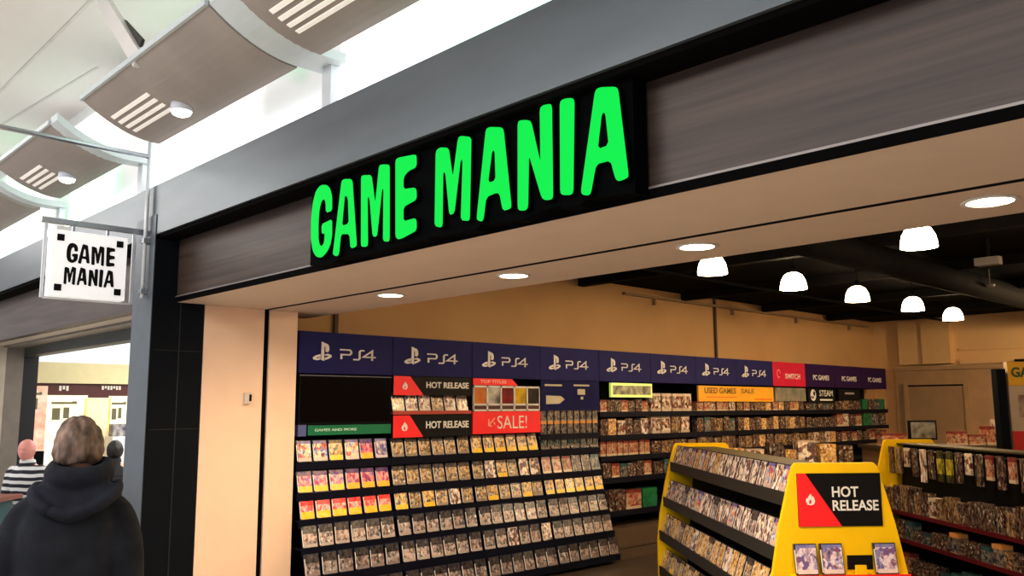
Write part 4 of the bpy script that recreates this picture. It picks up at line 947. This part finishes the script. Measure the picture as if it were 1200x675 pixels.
def hair_mesh(c, s, turn, front=.35, low=-.55, amp=.10, seed=0, fullness=1.):
    bm = bmesh.new(); bmesh.ops.create_uvsphere(bm, u_segments=72, v_segments=56, radius=1)
    for v in bm.verts:
        d = v.co.normalized(); x, y, z = d
        n = noise.noise(Vector((x*3.2+seed, y*3.2, z*2.2)))*1.0+noise.noise(Vector((x*9+seed, y*9, z*5)))*.5
        cut = low if y < front-.25 else low+(y-(front-.25))*1.5
        k = 1.0 if z > cut else max(.62, 1-(cut-z)*1.6)
        r = (1.08*fullness+amp*n)*k
        v.co = (x*r*.76, y*r*.88-.02, z*r*1.02+.02)
    me = bpy.data.meshes.new('hair'); bmesh.ops.transform(bm, matrix=Matrix.Translation(c) @ Matrix.Rotation(turn, 4, 'Z') @ Matrix.Diagonal((s, s, s, 1)), verts=bm.verts)
    bm.to_mesh(me); bm.free()
    for p in me.polygons: p.use_smooth = True
    return me
def hand_skin(wrist, dirv, palm_n, s=1., sgn=1, curl=.5):
    """palm and five fingers as skinned chains from the wrist"""
    d = Vector(dirv).normalized(); nrm = Vector(palm_n).normalized(); side = d.cross(nrm).normalized()*sgn
    w = Vector(wrist); out = []
    kn = w+d*.085*s
    out.append(skinned([w-d*.02, w+d*.03*s, w+d*.075*s], [(0,1), (1,2)], [(.026*s, .02*s), (.036*s, .018*s), (.036*s, .015*s)], 2))
    for k, (o_, ln) in enumerate(((-.030, .072), (-.010, .082), (.010, .078), (.029, .060))):
        b = kn+side*o_*s-d*.012*s; pts = [b]; ang = 0
        for seg in (.45, .32, .23):
            ang += curl*.75; dd = (d*math.cos(ang)+nrm*math.sin(ang)); pts.append(pts[-1]+dd*ln*seg*s*1.15)
        out.append(skinned(pts, [(0,1), (1,2), (2,3)], [.0092*s, .009*s, .0082*s, .0068*s], 2))
    t0 = w+d*.025*s-side*.025*s; t1 = t0+(d*.7-side*.75)*.035*s; t2 = t1+(d*.9-side*.25+nrm*.3)*.035*s; t3 = t2+(d*.95+nrm*.35)*.025*s
    out.append(skinned([t0, t1, t2, t3], [(0,1), (1,2), (2,3)], [.013*s, .0115*s, .010*s, .008*s], 2))
    return out
skinm = mat('skin', (.62,.36,.27), .5, var=.06, nscale=20)
skinpink = mat('skin_pink', (.60,.27,.23), .45, var=.06, nscale=20)

# --- man in a dark hooded coat, seen from behind
H = 1.555; S = H/1.75
mp = at(84, 600, 1, 1.30); D_ = 3.5
mpos = gpos(3.42, (102-600)/FPX*3.42*1.0)
mdir = math.atan2(.93, -.36)   # unused reference heading
man = root('person', 'person in a dark navy hooded coat seen from behind, walking past the shopfront', 'person', (mpos.x, mpos.y, 0), math.radians(62))
def sv(*p): return Vector(p)*S
hc = sv(0, .03, 1.63); hs_ = .118*S
armL = [sv(-.165, 0, 1.37), sv(-.225, -.03, 1.13), sv(-.235, .06, .87)]
armR = [sv(.165, 0, 1.37), sv(.22, -.03, 1.13), sv(.225, .05, .87)]
V = [sv(0,0,.93), sv(0,0,1.1), sv(0,-.01,1.3), sv(0,-.01,1.42), sv(0,.01,1.52), sv(0,.03,1.62)]; E_ = [(0,1),(1,2),(2,3),(3,4),(4,5)]
R_ = [.14*S, .125*S, .14*S, .09*S, .057*S, .06*S]
for arm in (armL, armR):
    b = len(V); V += arm; E_ += [(3, b), (b, b+1), (b+1, b+2)]; R_ += [.06*S, .043*S, .028*S]
for sx in (-1, 1):
    b = len(V); V += [sv(sx*.095, 0, .86), sv(sx*.10, .02+.03*sx, .48), sv(sx*.105, -.02+.05*sx, .09), sv(sx*.11, .10+.05*sx, .035)]
    E_ += [(0, b), (b, b+1), (b+1, b+2), (b+2, b+3)]; R_ += [.09*S, .062*S, .042*S, .035*S]
parts = [skinned(V, E_, R_, 2), head_mesh(hc, hs_, .1)]
parts += hand_skin(armL[2], (0, .25, -1), (1, 0, 0), S, -1, .45)+hand_skin(armR[2], (0, .2, -1), (-1, 0, 0), S, 1, .45)
part('body', fuse(parts, .0065, 'body', skinm, 1), None, man, local=True)
hairm = mat('brown_grey_hair', (.07,.045,.035), .6, var=.3, nscale=9, stretch=(3,3,1), c2=(.30,.20,.15), bump=.3)
hair_ = fuse([hair_mesh(hc+Vector((0, -.004, .006)), hs_, .1, front=.55, low=-.50, amp=.13, seed=3, fullness=1.03)], .005, 'hair', hairm, 1)
part('hair', hair_, None, man, local=True)
coatm = mat('navy_coat_cloth', (.014,.016,.022), .9, var=.25, nscale=7, c2=(.028,.031,.040), bump=.25, spec=.25)
hoodm = mat('navy_hood_cloth', (.010,.011,.019), .8, var=.2, nscale=9, c2=(.02,.022,.036), bump=.25, spec=.3)
rings = []
for z, rx, ry, yo in ((.76,.235,.165,0), (.80,.24,.17,0), (.92,.235,.165,-.005), (1.06,.225,.155,-.01), (1.2,.215,.16,-.02), (1.31,.205,.16,-.03), (1.375,.185,.14,-.03), (1.43,.155,.115,-.025), (1.465,.125,.095,-.015), (1.50,.085,.08,-.005), (1.53,.078,.076,0)):
    rings.append(ell((0, yo*S, z*S), rx*S, ry*S, 32, ex=2.3))
tor = MB().loft(rings).mesh('torso', BLACK)
sl_ = []
for arm, sx in ((armL, -1), (armR, 1)):
    ko = .012 if sx < 0 else -.004
    P, R2 = smoothpath([sv(sx*.10, -.02, 1.385), sv(sx*.165, -.02, 1.345), sv(sx*(.212+ko*.5), -.03, 1.23), sv(sx*(.232+ko), -.04, 1.08), sv(sx*(.235+ko), .01, .97), sv(sx*(.235+ko*.3), .05, .87)], [r*S for r in (.085, .085, .080, .075, .068, .058)])
    sl_.append(limb(P, R2, 18))
coat = part('coat', fuse([tor]+sl_, .010, 'coat', coatm, 4), None, man, local=True)
# hood: thick roll round the neck and a pouch lying on the back
ang = [i*2*PI/28 for i in range(28)]
ringp = []
P = []
for a in ang:
    back = max(0, -math.sin(a))
    P.append(Vector((math.cos(a)*(.105+.015*back), math.sin(a)*(.098+.018*back)-.008, 1.552-.030*back+.012*math.sin(a)))*S)
rg = []
for i, p in enumerate(P):
    d = (P[(i+1) % 28]-P[i-1]).normalized(); out_ = Vector((p.x, p.y, 0)).normalized(); up_ = d.cross(out_).normalized()
    back = max(0, -math.sin(ang[i])); r = (.036+.014*back)*S
    rg.append([p+(out_*math.cos(t*2*PI/12)*r*.9+up_*math.sin(t*2*PI/12)*r*1.1) for t in range(12)])
rg.append(rg[0])
roll = MB().loft(rg, cap=False).mesh('roll', BLACK)
pr = []
for t, rx, ry, y, z in ((0, .10, .03, -.085, 1.515), (.2, .145, .05, -.112, 1.49), (.4, .155, .06, -.135, 1.46), (.6, .14, .06, -.150, 1.425), (.8, .105, .054, -.162, 1.39), (.95, .06, .04, -.166, 1.365), (1, .03, .02, -.164, 1.352)):
    pr.append(ell((0, y*S, z*S), rx*S, ry*S, 28, tilt=.5))
pouch = MB().loft(pr).mesh('pouch', BLACK)
fold = []
for sx in (-1, 1):
    P2, R3 = smoothpath([Vector((sx*.155, -.05, 1.49))*S, Vector((sx*.155, -.125, 1.455))*S, Vector((sx*.095, -.192, 1.405))*S, Vector((0, -.210, 1.375))*S], [.022*S, .026*S, .026*S, .024*S], 6)
    fold.append(limb(P2, R3, 12))
hood = part('hood', fuse([roll, pouch]+fold, .008, 'hood', hoodm, 3), None, coat, local=True)
hood.location.x = .022
trm = mat('dark_trousers', (.02,.021,.026), .8)
tr = []
for sx in (-1, 1):
    P, R2 = smoothpath([sv(sx*.09, 0, .92), sv(sx*.10, .01, .72), sv(sx*.10, .02+.03*sx, .48), sv(sx*.105, -.02+.05*sx, .10)], [.115*S, .10*S, .078*S, .07*S]); tr.append(limb(P, R2, 16))
part('trousers', fuse(tr+[MB().loft([ell((0,0,.84*S), .17*S, .13*S), ell((0,0,.98*S), .18*S, .13*S)]).mesh('hip', BLACK)], .012, 'trousers', trm, 2), None, man, local=True)
def shoe_mb(x, y, s=1.):
    rr = []
    for yy, rx, h in ((-.09,.030,.05), (-.07,.040,.085), (0,.042,.085), (.08,.046,.065), (.14,.046,.05), (.19,.030,.035)):
        rr.append([Vector((x+rx*s*math.cos(a*PI/8), y+yy*s, max(0.001, (h/2+h/2*math.sin(a*PI/8))*s))) for a in range(16)])
    return MB().loft(rr)
for sx in (-1, 1): part('shoe', shoe_mb(sx*.11*S, (.0+.05*sx)*S, S), BLACK, man, local=True, smooth=True)

# --- cafe chair, seated people
def cafe_chair(loc, rz, label, material, group=None):
    r = root('cafe_chair', label, 'chair', loc, rz, group)
    part('seat', MB().box(-.21, .21, -.2, .2, .43, .455), material, r, local=True)
    bk = [(-.21, -.20), (-.19, -.215), (.19, -.215), (.21, -.20)]
    part('backrest', MB().prism([(-.2, .58), (.2, .58), (.21, .78), (.17, .84), (-.17, .84), (-.21, .78)], lambda u, v, d: Vector((u, d-.05*(v-.45), v)), -.215, -.195), material, r, local=True)
    for sx in (-1, 1):
        part('leg', MB().tube((sx*.19, .18, .43), (sx*.2, .2, 0), .014), BLACK, r, local=True)
        part('leg', MB().tube((sx*.19, -.19, .43), (sx*.2, -.23, 0), .014), BLACK, r, local=True)
        part('back_post', MB().tube((sx*.185, -.195, .455), (sx*.185, -.218, .62), .011), BLACK, r, local=True)
    return r
def seated(label, loc, rz, clothm, trouser, skin_, hairmat=None, bald=False, sc_=1., turn=0., lean=.08):
    r = root('person', label, 'person', loc, rz)
    q = lambda x, y, z: Vector((x, y, z))*sc_
    hc = q(0, .06+lean*1.0, 1.19); hs2 = .115*sc_
    V = [q(0,0,.52), q(0,.0,.68), q(0,.02+lean*.4,.86), q(0,.03+lean*.7,.98), q(0,.045+lean*.9,1.08), q(0,.06+lean,1.16)]; E_ = [(i, i+1) for i in range(5)]
    R_ = [.125*sc_, .12*sc_, .13*sc_, .085*sc_, .050*sc_, .052*sc_]
    arms = []
    for sx in (-1, 1):
        a = [q(sx*.185, .03+lean*.7, .95), q(sx*.24, .06+lean*.5, .70), q(sx*.16, .27, .66)]; arms.append(a)
        b = len(V); V += a; E_ += [(3, b), (b, b+1), (b+1, b+2)]; R_ += [.055*sc_, .042*sc_, .028*sc_]
        b = len(V); V += [q(sx*.10, .05, .53), q(sx*.11, .42, .52), q(sx*.11, .42, .09), q(sx*.115, .53, .035)]
        E_ += [(0, b), (b, b+1), (b+1, b+2), (b+2, b+3)]; R_ += [.09*sc_, .062*sc_, .042*sc_, .034*sc_]
    ps2 = [skinned(V, E_, R_, 2), head_mesh(hc, hs2, turn)]
    for sx, a in zip((-1, 1), arms): ps2 += hand_skin(a[2], (-sx*.35, 1, -.05), (0, 0, -1), sc_, -sx, .35)
    part('body', fuse(ps2, .0075, 'body', skin_, 1), None, r, local=True)
    rings = [ell(q(0, yo, z), rx*sc_, ry*sc_, 28, ex=2.3) for z, rx, ry, yo in ((.47,.19,.15,0), (.62,.185,.145,0), (.78,.20,.15,.02+lean*.3), (.90,.215,.145,.025+lean*.55), (.97,.19,.115,.03+lean*.7), (1.01,.12,.09,.035+lean*.78), (1.05,.078,.075,.04+lean*.85), (1.10,.070,.070,.048+lean*.92))]
    cl = [MB().loft(rings).mesh('t', BLACK)]
    for sx, a in zip((-1, 1), arms):
        P, R2 = smoothpath([q(sx*.11, .03+lean*.7, .965)]+[a[0], a[1]]+[a[1]+(a[2]-a[1])*.8], [.075*sc_, .077*sc_, .06*sc_, .046*sc_]); cl.append(limb(P, R2, 14))
    part('shirt', fuse(cl, .011, 'shirt', clothm, 3), None, r, local=True)
    tr = []
    for sx in (-1, 1):
        P, R2 = smoothpath([q(sx*.09, -.02, .53), q(sx*.105, .25, .53), q(sx*.11, .42, .515), q(sx*.11, .43, .3), q(sx*.11, .42, .10)], [.105*sc_, .092*sc_, .078*sc_, .068*sc_, .06*sc_]); tr.append(limb(P, R2, 14))
        part('shoe', shoe_mb(sx*.112*sc_, .45*sc_, sc_), BLACK, r, local=True, smooth=True)
    part('trousers', fuse(tr, .012, 'trousers', trouser, 2), None, r, local=True)
    if hairmat and not bald:
        part('hair', fuse([hair_mesh(hc, hs2, turn, front=.25, low=-.75, amp=.05, seed=8)], .008, 'hair', hairmat, 2), None, r, local=True)
    return r
def stripes():
    m = bpy.data.materials.new('striped_shirt'); m.use_nodes = True; nt = m.node_tree; b = nt.nodes['Principled BSDF']; L = nt.links.new; N = nt.nodes.new
    tc = N('ShaderNodeTexCoord'); wv = N('ShaderNodeTexWave'); wv.bands_direction = 'Z'; wv.inputs['Scale'].default_value = 4.5; wv.inputs['Distortion'].default_value = 1.2
    rp = N('ShaderNodeValToRGB'); rp.color_ramp.interpolation = 'CONSTANT'; rp.color_ramp.elements[0].color = (.02,.02,.03,1); rp.color_ramp.elements[1].color = (.62,.62,.62,1); rp.color_ramp.elements[1].position = .5
    L(tc.outputs['Object'], wv.inputs['Vector']); L(wv.outputs['Color'], rp.inputs[0]); L(rp.outputs[0], b.inputs['Base Color']); b.inputs['Roughness'].default_value = .8; return m
chm = mat('dark_chair_wood', (.012,.009,.008), .5)
b1 = gpos(9.3, (56-600)/FPX*9.3)
cafe_chair((b1.x, b1.y, 0), math.radians(215), 'dark chair under the bald person in stripes', chm)
seated('bald person in a black and white striped top seated by the teal counter', (b1.x, b1.y, .0), math.radians(215), stripes(), trm, skinpink, bald=True, sc_=1.0, turn=.2)
b2 = gpos(10.3, (148-600)/FPX*10.3)
cafe_chair((b2.x, b2.y, 0), math.radians(80), 'dark chair under the dark-haired person by the pillar', chm)
seated('dark-haired person in black seated in the hall next to the pillar', (b2.x, b2.y, .0), math.radians(80), mat('black_top', (.010,.010,.013), .8), trm, skinm, hairmat=mat('black_hair', (.012,.009,.008), .5), sc_=.95, turn=-.3)
# teal counter with a red-brown top, cup; black sign stand; orange chair
tc_ = gpos(7.6, (-18-600)/FPX*7.6)
t = root('teal_counter', 'teal counter with a red-brown top at the picture edge', 'counter', (tc_.x, tc_.y, 0), rz1)
part('counter_body', MB().box(-.55, .27, -.2, .2, 0, .84), mat('teal_paint', (.02,.09,.10), .5), t, local=True)
part('counter_top', MB().box(-.6, .33, -.25, .25, .84, .875), mat('red_brown_top', (.26,.09,.06), .4), t, local=True)
t['label'] = 'teal counter with a red-brown top before the bald person'
for i, (x, nm, lab) in enumerate(((.16, 'paper_cup', 'white paper cup standing on the teal counter'),)):
    p = gl(tc_, rz1, x, -.1, .8755)
    cu_ = root('paper_cup', lab, 'cup', tuple(p))
    part('cup_body', MB().lathe([(.0,0),(.028,0),(.038,.10),(.034,.10),(.025,.008),(.0,.008)], n=18), WHITE, cu_, local=True, smooth=True)
    part('cup_lid', MB().lathe([(.039,.10),(.039,.112),(.03,.118),(.0,.118)], n=18), mat('lid_brown', (.25,.16,.12), .5), cu_, local=True, smooth=True)
q = gpos(9.9, (59-600)/FPX*9.9)
r = root('black_sign_stand', 'small black plate on a thin stand beside the coated person', 'sign stand', (q.x, q.y, 0), rz1)
part('plate', MB().box(-.05, .05, -.01, .01, 1.0, 1.15), BLACK, r, local=True)
part('post', MB().tube((0, 0, .02), (0, 0, 1.0), .012, 8), BLACK, r, local=True)
part('foot', MB().lathe([(.0, 0), (.14, 0), (.14, .015), (.0, .02)], n=20), BLACK, r, local=True)
q = gpos(6.8, (-32-600)/FPX*6.8)
oc = root('tub_chair', 'orange tub chair in front of the teal counter', 'chair', (q.x, q.y, 0), rz1)
om = mat('orange_fabric', (.45,.14,.04), .7)
arcp = [(.25*math.cos(a*PI/14-0), .25*math.sin(a*PI/14)) for a in range(15)]
part('tub_back', MB().prism([(x, y) for x, y in arcp]+[(x*.8, y*.8) for x, y in arcp[::-1]], lambda u, v, d: Vector((u, v, d)), .38, .82), om, oc, local=True)
part('seat', MB().lathe([(.0,.30),(.24,.30),(.25,.34),(.24,.44),(.0,.45)], n=24), om, oc, local=True)
for sx in (-.15, .15):
    for sy in (-.15, .15): part('leg', MB().tube((sx, sy, 0), (sx*.9, sy*.9, .31), .015), BLACK, oc, local=True)

# ------------------------------------------------------------------ light
def area(name, loc, rot, sx, sy, energy, color):
    li = bpy.data.lights.new(name, 'AREA'); li.shape = 'RECTANGLE'; li.size = sx; li.size_y = sy; li.energy = energy; li.color = color
    o = link(bpy.data.objects.new(name, li)); o.location = loc; o.rotation_euler = rot; return o
# area lights added under the mall ceiling to brighten mall and facade
area('mall_fill', (-3.5, -2.2, 4.4), (math.radians(12), 0, 0), 10, 3, 520, (1, .98, .96))
area('mall_fill', (-13, 0.0, 4.4), (math.radians(8), 0, 0), 8, 2.4, 260, (1, .98, .95))
area('hall_fill', (-10.5, 6, 2.85), (0, 0, 0), 5, 3, 170, (1, .97, .9))  # added fill to brighten the hall next door, no fitting behind it
# unseen warm fill lights added to brighten the shop and its back wall
for x, y in ((-.8, 6.5), (.9, 9.5), (-.4, 12.5), (-2.2, 13.2)):
    li = bpy.data.lights.new('shop_fill', 'POINT'); li.energy = 120 if y > 12 else 55; li.color = (1, .76, .48); li.shadow_soft_size = .1
    lo = link(bpy.data.objects.new('shop_fill', li)); lo.location = (x, y, 2.7)
w = bpy.data.worlds.new('World'); bpy.context.scene.world = w; w.use_nodes = True
bg = w.node_tree.nodes['Background']; bg.inputs[0].default_value = (.92, .95, 1, 1); bg.inputs[1].default_value = .85
vs = bpy.context.scene.view_settings
vs.view_transform = 'Standard'; vs.look = 'None'; vs.exposure = .25; vs.gamma = .84
